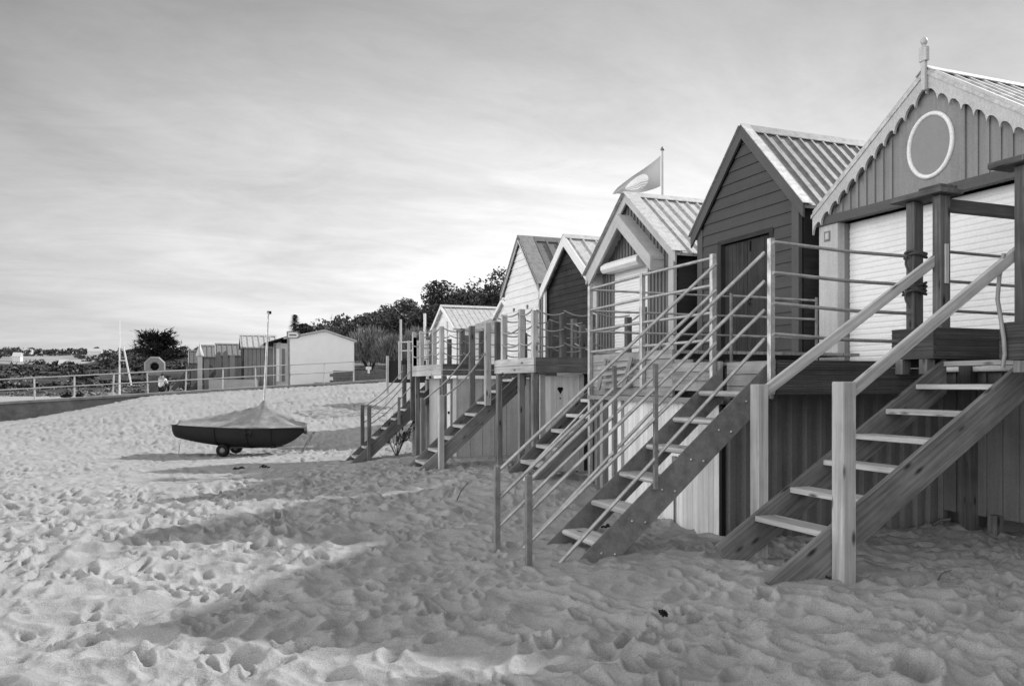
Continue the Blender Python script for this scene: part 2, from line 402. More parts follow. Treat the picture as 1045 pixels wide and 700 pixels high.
# far shore with fields
def far_h(X, Y):
    d = X * S + Y * C
    h = -2.0 + 26.5 * np.clip((d - 135) / 470, 0, 1) ** 1.05 + 6 * (vnoise(X * .008 + 3, Y * .008) - .5) * sstep(150, 420, d)
    h += 1.2 * (vnoise(X * .03, Y * .03) - .5) * sstep(130, 200, d)
    return h - 22 * sstep(640, 1000, d)
def field_mat():
    m, nt, b = newmat('far_fields', .95, .1); tc = nt.nodes.new('ShaderNodeTexCoord').outputs['Object']
    mp = nt.nodes.new('ShaderNodeMapping'); mp.inputs['Scale'].default_value = (.011, .0075, 0); mp.inputs['Rotation'].default_value = (0, 0, R(20)); nt.links.new(tc, mp.inputs[0])
    v = nt.nodes.new('ShaderNodeTexVoronoi'); v.inputs['Scale'].default_value = 1; nt.links.new(mp.outputs[0], v.inputs['Vector'])
    bw = nt.nodes.new('ShaderNodeRGBToBW'); nt.links.new(v.outputs['Color'], bw.inputs[0])
    r = ramp(nt, [(.25, .06), (.5, .10), (.68, .18), (.85, .34)]); nt.links.new(bw.outputs[0], r.inputs[0])
    n = nz(nt, tc, .03, 6, .65); rn = ramp(nt, [(.35, .45), (.6, 1.1)]); nt.links.new(n, rn.inputs[0])
    c = mulc(nt, r.outputs[0], rn.outputs[0])
    nt.links.new(c, b.inputs['Base Color']); return m
M['fields'] = field_mat()
grid_terrain('far_hills', -460, 520, 120, 1100, 100, 120, far_h, M['fields'])

# ------------------------------------------------------------------ promenade ramp and its railing
def ramp_z(x): return 1.3 + .06 * x
mb = MB()
for i in range(-13, 16):
    a, b = i, i + 1
    za, zb = ramp_z(a), ramp_z(b)
    mb.prism([(a, za - 2.2), (b, zb - 2.2), (b, zb - .1), (a, za - .1)], 40.7, 41.1, 'y', (1, 0, 0))
mb.build('sea_wall', M['concdark'])['kind'] = 'structure'
mb = MB()
for i in range(-13, 16):
    a, b = i, i + 1
    mb.prism([(a, ramp_z(a) - .1), (b, ramp_z(b) - .1), (b, ramp_z(b)), (a, ramp_z(a))], 40.62, 44.3, 'y', (1, 0, 0))
mb.build('promenade', M['concrete'])['kind'] = 'structure'
for k_ in ('black', 'hull', 'rubber', 'cloth_d'): M[k_].node_tree.nodes['Principled BSDF'].inputs['Specular IOR Level'].default_value = .08
def tilt_rail():
    t = thing('promenade_railing', 'pale two-rail metal railing following the ramp behind the dinghy', 'railing', (0, 40.9, ramp_z(0)))
    us = [-9.6, -8.1, -6.6, -5.05, -3.5, -2.05, -.45, 1.19, 2.7, 4.3, 5.92, 7.4]
    lean = [0, .03, -.02, 0, .04, -.03, .05, .02, -.02, .0, .03, 0]
    for x, l in zip(us, lean):
        MB().tube([(x, 40.9, ramp_z(x) - .1), (x + l, 40.9, ramp_z(x) + .98)], .035, 6).build('post', M['light'], t)
    for h in (.98, .52):
        MB().tube([(x + l * h, 40.9 - .03, ramp_z(x) + h) for x, l in zip(us, lean)], .03, 6).build('rail', M['light'], t)
tilt_rail()

# ------------------------------------------------------------------ beach huts
def gable_pts(Yc, hw, zb, top):      # outline of a front wall, top(y)
    return [(Yc - hw, zb), (Yc + hw, zb), (Yc + hw, top(Yc + hw)), (Yc, top(Yc)), (Yc - hw, top(Yc - hw))]
def clap(mb, xf, Yc, hw, zb, top, step, openings=(), lip=.02):
    ze = top(Yc + hw); zr = top(Yc); z0 = zb
    def half(z): return hw if z <= ze else max(0.0, hw * (zr - z) / (zr - ze))
    while z0 < zr - .03:
        z1 = min(z0 + step, zr - .005)
        cuts = [(-9, 9)]
        for (ya, yb, za, zo) in openings:
            if z0 < zo - .02 and z1 > za + .02: cuts = [(-9, ya), (yb, 9)]
        for (ca, cb) in cuts:
            lo = [(max(Yc - half(z), ca) if ca > -9 else Yc - half(z)) for z in (z0, z1)]
            hi = [(min(Yc + half(z), cb) if cb < 9 or cb > 9 and False else Yc + half(z)) for z in (z0, z1)]
            if ca == -9 and cb != 9: hi = [min(h, cb) for h in hi]
            if hi[0] - lo[0] < .02: continue
            if hi[1] < lo[1]: hi[1] = lo[1]
            xb, xt, xk = xf - lip, xf - .004, xf + .02
            vs = [(xb, lo[0], z0), (xb, hi[0], z0), (xt, hi[1], z1), (xt, lo[1], z1), (xk, lo[0], z0), (xk, hi[0], z0), (xk, hi[1], z1), (xk, lo[1], z1)]
            mb.add(vs, [(0, 1, 2, 3), (7, 6, 5, 4), (0, 4, 5, 1), (2, 6, 7, 3), (1, 5, 6, 2), (0, 3, 7, 4)], (0, 1, 0))
        z0 += step
def vboards(mb, x0, x1, ya, yb, zb, top, step, gap=.012, batten=0):
    n = max(1, round((yb - ya) / step)); w = (yb - ya) / n
    for i in range(n):
        a = ya + i * w + gap / 2; b = ya + (i + 1) * w - gap / 2
        mid = getattr(top, 'mid', None)
        pts = [(a, zb), (b, zb), (b, top(b))]
        if mid is not None and a < mid < b: pts.append((mid, top(mid)))
        pts.append((a, top(a)))
        if min(top(a), top(b)) <= zb + .01: 
            pts = [(p[0], max(p[1], zb + .012)) for p in pts]
            if max(top(a), top(b)) < zb + .02: continue
        mb.prism(pts, x0, x1, 'x', (0, 0, 1))
        if batten:
            c = ya + (i + 1) * w; tb = min(top(c - .02), top(c + .02))
            if i < n - 1 and tb > zb + .03: mb.box((x0 - batten, c - .02, zb + .002), (x0 + .005, c + .02, tb), (0, 0, 1))
def roofline(Yc, zr, m, drop=0.0):
    def t(y): return zr - m * abs(y - Yc) - drop
    t.mid = Yc
    return t
def roof(root, xf, Yc, zr, m, half, depth, ov, mat, rib=.22, ribh=.035, th=.05):
    """two sheet slopes with standing ribs, a ridge cap as sub-part"""
    mb = MB(); x0, x1 = xf - ov, xf + depth
    for sg in (-1, 1):
        E = (Yc + sg * half, zr - m * half); A = (Yc, zr)
        mb.prism([A, E, (E[0], E[1] - th), (A[0], A[1] - th)], x0, x1, 'x', (0, 1, -m * sg))
        x = x0 + .12
        nrm = Vector((0, sg * m, 1)).normalized()
        while x < x1 - .03:
            a = Vector((x, Yc + sg * .03, zr - m * .03)) + nrm * ribh * .3; b = Vector((x, E[0] + sg * .02, E[1] - m * .02)) + nrm * ribh * .3
            mb.bar(a, b, .035, ribh, nrm); x += rib
    o = mb.build('roof', mat, root)
    cp = MB(); w = .13
    for sg in (-1, 1):
        A = (Yc, zr + .055); E = (Yc + sg * w, zr - m * w + .05)
        cp.prism([A, E, (E[0], E[1] - .015), (A[0], A[1] - .015)], x0 - .01, x1 + .01, 'x', (1, 0, 0))
    cp.build('ridge_cap', mat, root, o)
    return o
def barge(root, xf, Yc, zr, m, half, w, mat, th=.03, top=.02, scallop=None, names='bargeboard'):
    for sg in (-1, 1):
        mb = MB()
        if scallop is None:
            L0 = (Yc, zr + top); L1 = (Yc + sg * half, zr - m * half + top)
            mb.prism([L0, L1, (L1[0], L1[1] - w), (L0[0], L0[1] - w)], xf - th, xf, 'x', (0, 1, -m * sg))
        else:
            p, amp = scallop; n = max(2, round(half * math.hypot(1, m) / p)); K = 10
            for i in range(n * K):
                s0, s1 = i / (n * K), (i + 1) / (n * K)
                q = []
                for s_ in (s0, s1):
                    ph = (s_ * n) % 1.0 if s_ < 1 else 0
                    if s_ == s1 and (i + 1) % K == 0: ph = 1.0
                    lo = w - amp * math.sqrt(max(0, 1 - (2 * ph - 1) ** 2))
                    y = Yc + sg * half * s_; z = zr - m * half * s_ + top
                    q.append(((y, z), (y, z - lo * math.hypot(1, m))))
                mb.prism([q[0][0], q[1][0], q[1][1], q[0][1]], xf - th, xf, 'x', (0, 1, -m * sg))
        mb.build(names, mat, root, weld=scallop is not None)
def sidewalls(root, xf, Yc, hw, zb, top, depth, mat):
    mb = MB()
    for sg in (-1, 1):
        y = Yc + sg * hw; mb.box((xf + .03, min(y, y - sg * .05), zb), (xf + depth - .05, max(y, y - sg * .05), top(y) - .003), (1, 0, 0))
    zc = top(Yc + hw)
    mb.prism(gable_pts(Yc, hw - .051, zb, top), xf + depth - .12, xf + depth - .06, 'x', (0, 1, 0))
    mb.box((xf + .05, Yc - hw + .06, zb), (xf + depth - .13, Yc + hw - .06, zb + .06))
    mbb = MB(); mbb.box((xf + .5, Yc - hw + .08, -.8), (xf + depth - .2, Yc + hw - .08, zb - .01), (0, 0, 1)); mbb.build('base', M['clad'], root)
    return mb.build('wall', mat, root)
def slats(x, ya, yb, za, zb, pitch, root, mat, name='shutter', parent=None):
    mb = MB(); n = int((zb - za) / pitch)
    for i in range(n):
        a = za + i * pitch; b = a + pitch
        vs = []
        for (xx, zz) in ((x, a), (x - .007, a + pitch * .25), (x - .007, a + pitch * .75), (x, b - .001)):
            vs += [(xx, ya, zz), (xx, yb, zz)]
        mb.add(vs, [(0, 1, 3, 2), (2, 3, 5, 4), (4, 5, 7, 6)], (0, 1, 0), False)
    mb.box((x + .002, ya, za), (x + .03, yb, zb))
    return mb.build(name, mat, root, parent, recalc=False)

# --- hut nearest the camera: scalloped gable, wide pale shutter
def hut_scalloped():
    X, Yc, hw, zb, zr, m = 8.35, 7.34, 1.90, 1.95, 5.41, .71
    t = thing('beach_hut', 'nearest hut with scalloped white bargeboards, round gable ring and wide pale roller shutter', 'beach hut', (X, Yc, zb), 'raised beach huts in the front row')
    top = roofline(Yc, zr, m, .06); lint = 3.90
    sidewalls(t, X + .05, Yc, hw, zb - .4, top, 3.4, M['gablegrey'])
    # gable boards above the lintel
    for ya, yb in ((Yc - hw, Yc - .47), (Yc + .47, Yc + hw)):
        mb = MB(); vboards(mb, X, X + .04, ya, yb, lint, top, .15, .004, .022); mb.build('gable_boards', M['gablegrey'], t)
    mb = MB(); mb.prism([(Yc - .47, lint), (Yc + .47, lint), (Yc + .47, top(Yc + .47)), (Yc, top(Yc)), (Yc - .47, top(Yc - .47))], X - .028, X + .038, 'x')
    mb.build('gable_panel', M['gablegrey'], t)
    ring = MB(); n = 40; cz = 4.50; rr = .38
    ring.tube([(X - .035, Yc + math.cos(2 * math.pi * i / n) * rr * .82, cz + math.sin(2 * math.pi * i / n) * rr) for i in range(n + 1)], .028, 8, False)
    ring.build('gable_ring', M['white'], t)
    MB().prism([(Yc + math.cos(2 * math.pi * i / 40) * (rr * .82 - .01), cz + math.sin(2 * math.pi * i / 40) * (rr - .01)) for i in range(40)], X - .036, X - .0285, 'x').build('gable_disc', paint('disc_grey', .24, .6, .92, .03, False), t)
    # inner rake trim + lintel
    for sg in (-1, 1):
        mb = MB(); a = (Yc + sg * .02, top(Yc) - .01); b = (Yc + sg * hw, top(Yc + hw) + .0)
        mb.prism([a, b, (b[0], b[1] - .16), (a[0], a[1] - .16)], X - .055, X - .03, 'x', (0, 1, 0)); mb.build('rake_trim', M['cladmid'], t)
    MB().box((X - .06, Yc - hw, lint - .05), (X + .05, Yc + hw, lint + .07)).build('lintel', M['midtrim'], t)
    for sg in (-1, 1):
        y0 = Yc + sg * hw; y1 = Yc + sg * (hw - .36)
        MB().box((X - .02, min(y0, y1), zb - .4), (X + .10, max(y0, y1), lint - .051)).build('corner_post', M['light'], t)
        MB().box((X + .101, min(y1, y1 + sg * .06), zb - .2), (X + .22, max(y1, y1 + sg * .06), lint - .052)).build('shutter_guide', M['gablegrey'], t)
    slats(X + .19, Yc - hw + .37, Yc + hw - .37, zb - .2, lint - .052, .075, t, M['shutter'])
    MB().box((X - .032, Yc + hw - .22, 3.62), (X - .019, Yc + hw - .11, 3.76)).build('number_plate', M['steeld'], t)
    MB().box((X - .036, Yc + hw - .20, 3.645), (X - .0325, Yc + hw - .135, 3.735)).build('plate_face', M['light'], t)
    roof(t, X, Yc, zr, m, hw + .06, 3.4, .12, M['rooflight'], .24)
    barge(t, X - .07, Yc, zr, m, hw + .04, .28, M['light'], .035, .045, (.205, .08))
    f = MB(); f.box((X - .16, Yc - .032, zr - .26), (X - .107, Yc + .032, zr + .09), (0, 0, 1))
    f.box((X - .165, Yc - .055, zr + .09), (X - .102, Yc + .055, zr + .27), (0, 0, 1)); f.box((X - .155, Yc - .022, zr + .27), (X - .112, Yc + .022, zr + .30))
    f.lathe((X - .133, Yc, zr + .29), [(.0, 0), (.03, .008), (.042, .035), (.037, .07), (.02, .09), (0, .10)], 10)
    f.build('finial', M['light'], t, bevel=.008)
hut_scalloped()

# --- second hut: dark grey weatherboard with double doors
def hut_dark():
    X, Yc, hw, zb, zr, m = 8.2, 10.76, 1.28, 1.93, 5.71, 1.08
    t = thing('beach_hut', 'tall dark grey weatherboard hut with closed double doors behind the tubular stair rails', 'beach hut', (X, Yc, zb), 'raised beach huts in the front row')
    top = roofline(Yc, zr, m, .06)
    dya, dyb, dzt = Yc - .62, Yc + .60, 3.92
    sidewalls(t, X + .04, Yc, hw, zb - .3, top, 2.9, M['darkclap'])
    mb = MB(); clap(mb, X, Yc, hw - .12, zb, lambda y: zr - m * abs(y - Yc) - .2, .185, [(dya - .05, dyb + .05, zb - 1, dzt + .06)], .024); mb.build('weatherboards', M['midclap'], t)
    MB().prism(gable_pts(Yc, hw - .06, dzt + .1, top), X + .021, X + .039, 'x', (0, 1, 0)).build('gable_backing', M['midclap'], t)
    for sg in (-1, 1):
        y0, y1 = sorted((Yc + sg * hw, Yc + sg * (hw - .15))); MB().box((X - .03, y0, zb - .05), (X + .035, y1, top(Yc + hw) + (.0)), (0, 0, 1)).build('corner_board', M['midtrim'], t)
    mb = MB(); mb.box((X - .028, dya - .09, dzt + .0), (X + .03, dyb + .09, dzt + .07))
    for y0, y1 in ((dya - .09, dya), (dyb, dyb + .09)): mb.box((X - .0281, y0, zb - .05), (X + .12, y1, dzt - .001), (0, 0, 1))
    mb.build('door_frame', M['darkclap'], t)
    for a, b in ((dya + .004, Yc - .014), (Yc - .006, dyb - .004)):
        mb = MB(); vboards(mb, X + .05, X + .085, a, b, zb, lambda y: dzt - .01, .1, .006); d = mb.build('door', M['greydoor'], t)
        c = b - .07 if b < Yc else a + .07
        if b < Yc: 
            h = MB(); h.box((X + .03, c - .03, 2.95), (X + .049, c + .03, 3.05)); h.tube([(X + .02, c - .02, 2.9), (X + .02, c, 2.86), (X + .02, c + .02, 2.9), (X + .02, c + .02, 2.96)], .008, 6); h.build('padlock', M['black'], t, d)
            h = MB(); h.tube([(X + .035, c + .0, 3.72), (X + .035, c + .0, 3.88)], .012, 6); h.build('bolt', M['black'], t, d)
        else:
            h = MB(); h.box((X + .03, c - .03, 2.93), (X + .049, c + .03, 3.02)); h.build('latch', M['black'], t, d)
    roof(t, X, Yc, zr, m, hw + .13, 2.9, .07, M['roofmid'], .235)
    barge(t, X - .04, Yc, zr, m, hw + .14, .21, M['midtrim'], .035, .03)
    # pale flashing along the near verge
    for sg in (-1, 1):
        nrm = Vector((0, sg * m, 1)).normalized(); a = Vector((X - .02, Yc + sg * .0, zr)) + nrm * .045; b = Vector((X - .02, Yc + sg * (hw + .15), zr - m * (hw + .15))) + nrm * .045
        MB().bar(a, b, .17, .012, nrm).build('verge_flashing', M['rooflight'], t)
hut_dark()

# --- third hut: vertical boards, shutter under an inner gable hood
def hut_hooded():
    X, Yc, hw, zb, zr, m = 8.0, 14.05, 1.58, 2.05, 5.33, .80
    t = thing('beach_hut', 'pale-roofed beach hut with a roller shutter under a small inner gable hood, flag behind it', 'beach hut', (X, Yc, zb), 'raised beach huts in the front row')
    top = roofline(Yc, zr, m, .06)
    sidewalls(t, X + .04, Yc, hw, zb - .3, top, 2.9, M['darkclap'])
    sa, sb, sz = Yc - .62, Yc + .72, 4.02
    mb = MB(); vboards(mb, X, X + .035, Yc - hw + .1, sa, zb - .2, top, .12, .004, .03); vboards(mb, X, X + .035, sb, Yc + hw - .1, zb - .2, top, .12, .004, .03)
    vboards(mb, X, X + .035, sa + .001, sb - .001, sz, top, .12, .004, .03); mb.build('board_wall', M['cladmid'], t)
    for sg in (-1, 1):
        y0, y1 = sorted((Yc + sg * hw, Yc + sg * (hw - .17))); MB().box((X - .04, y0, zb - .3), (X + .03, y1, top(Yc + hw)), (0, 0, 1)).build('corner_board', M['light'], t)
    s = slats(X + .03, sa, sb, zb - .2, sz - .02, .06, t, M['shutter'])
    bx = MB(); pts = [(0, 0), (-.22, .0), (-.27, .06), (-.27, .14), (-.2, .2), (0, .2)]
    bx.prism([(X - .01 + p[0], 3.86 + p[1]) for p in pts], sa - .06, sb + .05, 'y', (0, 1, 0)); bx.build('shutter_box', M['white'], t, s)
    roof(t, X, Yc, zr, m, hw + .17, 2.9, .12, M['rooflight'], .24)
    barge(t, X - .09, Yc, zr, m, hw + .18, .20, M['light'], .035, .03)
    for sg in (-1, 1):
        nrm = Vector((0, sg * m, 1)).normalized(); a = Vector((X - .05, Yc, zr)) + nrm * .045; b = Vector((X - .05, Yc + sg * (hw + .19), zr - m * (hw + .19))) + nrm * .045
        MB().bar(a, b, .30, .012, nrm).build('verge_flashing', M['rooflight'], t)
    # inner hood
    hx0, hx1 = X - .32, X - .005; zh = 4.93
    for sg in (-1, 1):
        mb = MB(); L = 1.25; a = (Yc, zh); b = (Yc + sg * L, zh - m * L)
        mb.prism([a, b, (b[0], b[1] - .27), (a[0], a[1] - .27)], hx0, hx0 + .05, 'x', (0, 1, -m * sg))
        mb.prism([(a[0], a[1] - .01), (b[0], b[1] - .01), (b[0], b[1] - .06), (a[0], a[1] - .06)], hx0 + .051, hx1, 'x', (1, 0, 0))
        mb.prism([(b[0] - sg * .06, b[1] + m * .06 - .07), (b[0] - sg * .001, b[1] - .07), (b[0] - sg * .001, b[1] - .262), (b[0] - sg * .06, b[1] - .262)], hx0 + .051, hx1, 'x', (1, 0, 0))
        mb.build('hood', M['light'], t)
hut_hooded()

# --- fourth hut: dark recessed front in a white frame
def hut_white_frame():
    X, Yc, hw, zb, zr, m = 8.0, 17.05, 1.27, 2.02, 5.02, .80
    t = thing('beach_hut', 'narrow hut with dark boarded front set back inside a white frame', 'beach hut', (X, Yc, zb), 'raised beach huts in the front row')
    top = roofline(Yc, zr, m, .06)
    sidewalls(t, X + .02, Yc, hw, zb - .3, top, 2.6, M['darkclap'])
    mb = MB(); clap(mb, X + .09, Yc, hw - .06, zb, lambda y: zr - m * abs(y - Yc) - .1, .14, (), .02); mb.build('dark_boards', M['darkclap'], t)
    for sg in (-1, 1):
        y0, y1 = sorted((Yc + sg * hw, Yc + sg * (hw - .1))); MB().box((X - .03, y0, zb - .3), (X + .018, y1, top(Yc + hw)), (0, 0, 1)).build('frame_post', M['white'], t)
    roof(t, X, Yc, zr, m, hw + .10, 2.6, .08, M['rooflight'], .33)
    barge(t, X - .05, Yc, zr, m, hw + .11, .26, M['white'], .035, .03)
    MB().box((X + .02, Yc - hw + .1, zb - .2), (X + .06, Yc + hw - .1, zb - .02)).build('threshold', M['old'], t)
hut_white_frame()

# --- fifth hut: white weatherboard with a dark roof
def hut_white():
    X, Yc, hw, zb, zr, m = 8.0, 19.85, 1.22, 2.02, 5.47, 1.06
    t = thing('beach_hut', 'white weatherboard hut with steep dark ribbed roof, farthest of the tall huts', 'beach hut', (X, Yc, zb), 'raised beach huts in the front row')
    top = roofline(Yc, zr, m, .06)
    sidewalls(t, X + .02, Yc, hw, zb - .3, top, 2.6, M['light'])
    mb = MB(); clap(mb, X, Yc, hw - .03, zb, lambda y: zr - m * abs(y - Yc) - .1, .19, (), .022); mb.build('weatherboards', M['white'], t)
    for y in (-.5, .45):
        h = MB(); h.box((X - .05, Yc + y - .03, 3.55), (X - .022, Yc + y + .03, 3.64)); h.build('hook', M['steeld'], t)
    roof(t, X, Yc, zr, m, hw + .10, 2.6, .10, M['roofdark'], .33, .05)
    barge(t, X - .07, Yc, zr, m, hw + .11, .16, M['light'], .03, .03)
    for sg in (-1, 1):
        nrm = Vector((0, sg * m, 1)).normalized(); a = Vector((X + .10, Yc, zr)) + nrm * .055; b = Vector((X + .10, Yc + sg * (hw + .12), zr - m * (hw + .12))) + nrm * .055
        MB().bar(a, b, .40, .012, nrm).build('verge_flashing', M['roofmid'], t)
hut_white()

# --- two lower huts beyond
def hut_low(X, Yc, hw, zb, zr, m, depth, label, wallm, roofm, trim, rib=.3, ribh=.035):
    t = thing('beach_hut', label, 'beach hut', (X, Yc, zb), 'low huts farther along the row')
    top = roofline(Yc, zr, m, .06)
    sidewalls(t, X + .02, Yc, hw, zb - .4, top, depth, wallm)
    mb = MB(); clap(mb, X, Yc, hw, zb - .3, top, .17, (), .02); mb.build('front_boards', wallm, t)
    MB().box((X - .05, Yc - .4, zb), (X - .022, Yc + .4, zb + 1.75)).build('door', M['white'], t)
    roof(t, X, Yc, zr, m, hw + .12, depth, .15, roofm, rib, ribh)
    barge(t, X - .13, Yc, zr, m, hw + .13, .12, trim, .03, .03)
hut_low(8.0, 26.9, 1.35, 2.0, 4.28, .58, 2.2, 'low white boarded hut with a pale grey roof, behind the timber deck posts', M['white'], M['rooflight'], M['white'], .2, .012)
hut_low(9.6, 25.2, 1.35, 2.0, 4.42, .62, 3.4, 'low hut with the brightest white roof, tucked behind the white weatherboard hut', M['white'], M['rooflight'], M['white'], .25, .012)

hut_low(8.4, 3.75, 1.45, 1.95, 6.3, .92, 3.2, 'plain grey boarded hut added out of view next to the scalloped hut, shading the sand', M['midclap'], M['roofmid'], M['light'])  # unseen huts added along the row to shade the sand; this ridge raised
hut_low(8.4, -.1, 1.5, 1.95, 5.5, .95, 3.2, 'plain white boarded hut added out of view at the near end of the row', M['white'], M['rooflight'], M['light'])
hut_low(8.4, -3.7, 1.5, 1.95, 5.5, .95, 3.2, 'plain dark boarded hut added out of view behind the viewer, last of the row', M['darkclap'], M['roofdark'], M['light'])

# ------------------------------------------------------------------ timber stair with square newels (nearest)
def stair(name, label, cat, yn, yf, xb, zb, xt, zt, treads, smat, tmat, sw=.3, sth=.05, tth=.045, tdepth=.24, group='open stairs down to the sand', rounded=False, bev=.004, far=0):
    t = thing(name, label, cat, (xb, (yn + yf) / 2, zb), group)
    m = (zt - zb) / (xt - xb); vert = sw * math.hypot(1, m); nx = sw * math.sin(math.atan(m))
    for y in (yn, yf - sth):
        a = (xb, zb) if y == yn else (xb + far, zb + far * m); b = (xt, zt)
        pts = [a, b, (b[0], b[1] - vert), (a[0] + nx, a[1] - sw * math.cos(math.atan(m)))]
        MB().prism(pts, y, y + sth, 'y', (1, 0, m)).build('stringer', smat, t, bevel=bev)
    for z in treads:
        x = xb + (z - zb) / m
        mb = MB()
        if rounded:
            n = 6; prof = [(x + tdepth, z - tth), (x + tdepth, z)] + [(x + tth * .5 - tth * .5 * math.sin(math.pi * k / n), z - tth * .5 + tth * .5 * math.cos(math.pi * k / n)) for k in range(n + 1)]
            mb.prism(prof, yn + sth + .001, yf - sth - .001, 'y', (0, 1, 0))
        else:
            mb.box((x - .0, yn + sth + .001, z - tth), (x + tdepth, yf - sth - .001, z))
        mb.build('tread', tmat, t, bevel=bev)
    return t, m
s1, _ = stair('timber_stair', 'nearest stair, bare pine with square newels and flat board handrails', 'staircase', 5.16, 6.10, 4.15, .06, 7.08, 1.86,
              [.41, .65, .89, 1.125, 1.36, 1.60, 1.83], M['pine_grey'], M['pine'], .30, .05, .05, .22, far=.17)
MB().box((4.77, 5.02, -.4), (4.90, 5.155, 1.62)).build('newel_post', M['pine'], s1, bevel=.008)
MB().box((4.80, 6.105, -.4), (4.92, 6.225, 1.60)).build('newel_post', M['pine'], s1, bevel=.008)
MB().box((4.70, 5.213, -.3), (4.79, 5.27, .28)).build('packer', M['old'], s1, bevel=.006)
MB().bar((4.86, 5.10, 1.50), (7.03, 5.09, 2.92), .045, .10).build('handrail', M['pine'], s1, bevel=.006)
MB().bar((4.86, 6.165, 1.49), (7.10, 6.165, 2.90), .045, .10).build('handrail', M['pine'], s1, bevel=.006)

# porch of the nearest hut
def porch():
    t = thing('hut_porch', 'ribbed timber porch of the nearest hut with tall posts at the stair head', 'porch', (7.6, 5.8, 1.86))
    def fascia(a, b, z0, z1, axis, n=3):
        mb = MB(); h = (z1 - z0) / n
        for i in range(n):
            for k in range(4):
                za = z0 + i * h + k * h / 4 + .002; zc = za + h / 4 - .012 if k == 3 else za + h / 4 - .006
                d = .0 if k % 2 else .004
                if axis == 'y': mb.box((a[0] + d, a[1], za), (b[0], b[1], zc))
                else: mb.box((a[0], a[1] + d, za), (b[0], b[1], zc))
        if axis == 'y': mb.box((a[0] + .006, a[1] + .002, z0 + .002), (b[0] - .002, b[1] - .002, z1 - .012))
        else: mb.box((a[0] + .002, a[1] + .006, z0 + .002), (b[0] - .002, b[1] - .002, z1 - .012))
        return mb.build('fascia', M['deckd'], t)
    fascia((6.86, 6.02), (6.90, 6.54), 1.855, 2.18, 'y'); fascia((6.902, 6.02), (7.95, 6.06), 1.855, 2.18, 'x'); fascia((6.62, 4.2), (6.66, 5.12), 1.81, 2.15, 'y'); fascia((6.662, 5.08), (7.9, 5.12), 1.81, 2.15, 'x')
    mb = MB(); mb.box((6.905, 6.065, 2.10), (8.34, 6.54, 2.175), (0, 1, 0)); mb.box((6.665, 4.2, 2.08), (8.34, 5.079, 2.145), (0, 1, 0)); mb.box((7.96, 5.145, 2.10), (8.34, 6.06, 2.175), (0, 1, 0))
    mb.build('deck_boards', M['deckd'], t)
    for (x, y, z1) in ((7.02, 6.40, 3.52), (7.02, 6.07, 3.52), (6.73, 4.96, 3.52)):
        MB().box((x, y, 2.0), (x + .14, y + .105, z1), (0, 0, 1)).build('post', M['old'], t, bevel=.008)
    for x, y in ((6.865, 6.40), (6.865, 6.10), (6.63, 4.9)): MB().box((x, y, 1.70), (x + .115, y + .1, 1.853 if y > 5 else 1.805), (0, 0, 1)).build('joist_end', M['pine_grey'], t, bevel=.005)
    MB().box((6.93, 6.0, 3.522), (7.26, 6.64, 3.575)).build('post_cap', M['old'], t, bevel=.008)
    MB().box((6.97, 6.03, 3.577), (7.21, 6.30, 3.62)).build('post_cap', M['old'], t, bevel=.008)
    MB().box((6.62, 4.9, 3.522), (6.92, 5.24, 3.58)).build('post_cap', M['old'], t, bevel=.008)
    MB().box((7.165, 6.09, 3.36), (8.28, 6.145, 3.49)).build('tie_beam', M['deckd'], t)
    MB().box((7.07, 6.05, 2.62), (7.11, 6.068, 3.02), (0, 0, 1)).build('batten', M['pine'], t)
    # under-wall of vertical boards
    mb = MB(); vboards(mb, 8.62, 8.66, 3.6, 7.44, .05, lambda y: 1.9, .20, .012, .025); mb.build('under_wall', M['clad'], t); MB().box((11.5, 3.4, -.6), (11.56, 9.3, 1.9), (0, 1, 0)).build('rear_sun_block', M['clad'], t)  # rear wall added to block sun from the sand under the hut
    MB().box((8.5, 6.94, -.3), (8.64, 7.1, 1.9), (0, 0, 1)).build('under_post', M['old'], t)
    for y in (6.6, 4.6): MB().box((8.5, y, -.5), (8.6, y + .12, .1), (0, 0, 1)).build('footing_post', M['old'], t)
    MB().box((6.7, 4.25, 1.60), (8.6, 4.33, 1.805)).build('joist', M['deckd'], t); MB().box((7.0, 5.01, 1.5), (8.6, 5.06, 1.805)).build('joist', M['deckd'], t)
    MB().box((7.05, 6.545, 1.842), (8.6, 6.58, 1.90)).build('joist', M['deckd'], t)
porch()
def rope_coil(p, r, n, label, mat):
    mb = MB(); rnd = random.Random(n)
    for k in range(n):
        c = Vector(p) + Vector((rnd.uniform(-.01, .01), 0, (k - n / 2) * .028)); pts = []
        for i in range(17):
            a = 2 * math.pi * i / 16; pts.append(c + Vector((math.cos(a) * (r + .012) , math.sin(a) * (r), .02 * math.sin(a * 2 + k))))
        mb.tube(pts, .014, 6)
    pts = [Vector(p) + Vector((-r - .02, -.02 + .03 * math.sin(i), -.02 - i * .05)) for i in range(5)]; mb.tube(pts, .012, 6)
    o = mb.build('rope', mat); rebase(o, p); tag(o, label, 'rope')
rope_coil((7.09, 6.45, 2.98), .10, 2, 'thin dark rope knotted round the porch post, the upper of two', M['ropedark'])
rope_coil((7.09, 6.45, 2.62), .105, 4, 'thick dark rope wound round the porch post below the knotted rope', M['ropedark'])
o = MB().tube([(6.625, 5.08, 2.75), (6.61, 5.11, 2.55), (6.60, 5.12, 2.35), (6.605, 5.09, 2.16), (6.60, 5.06, 2.0), (6.60, 5.05, 1.86), (6.60, 5.07, 1.75)], .018, 8).build('rope', M['rope'])
rebase(o, (6.85, 5.15, 2.2)); tag(o, 'pale-ended rope hanging over the porch fascia at the right edge', 'rope')

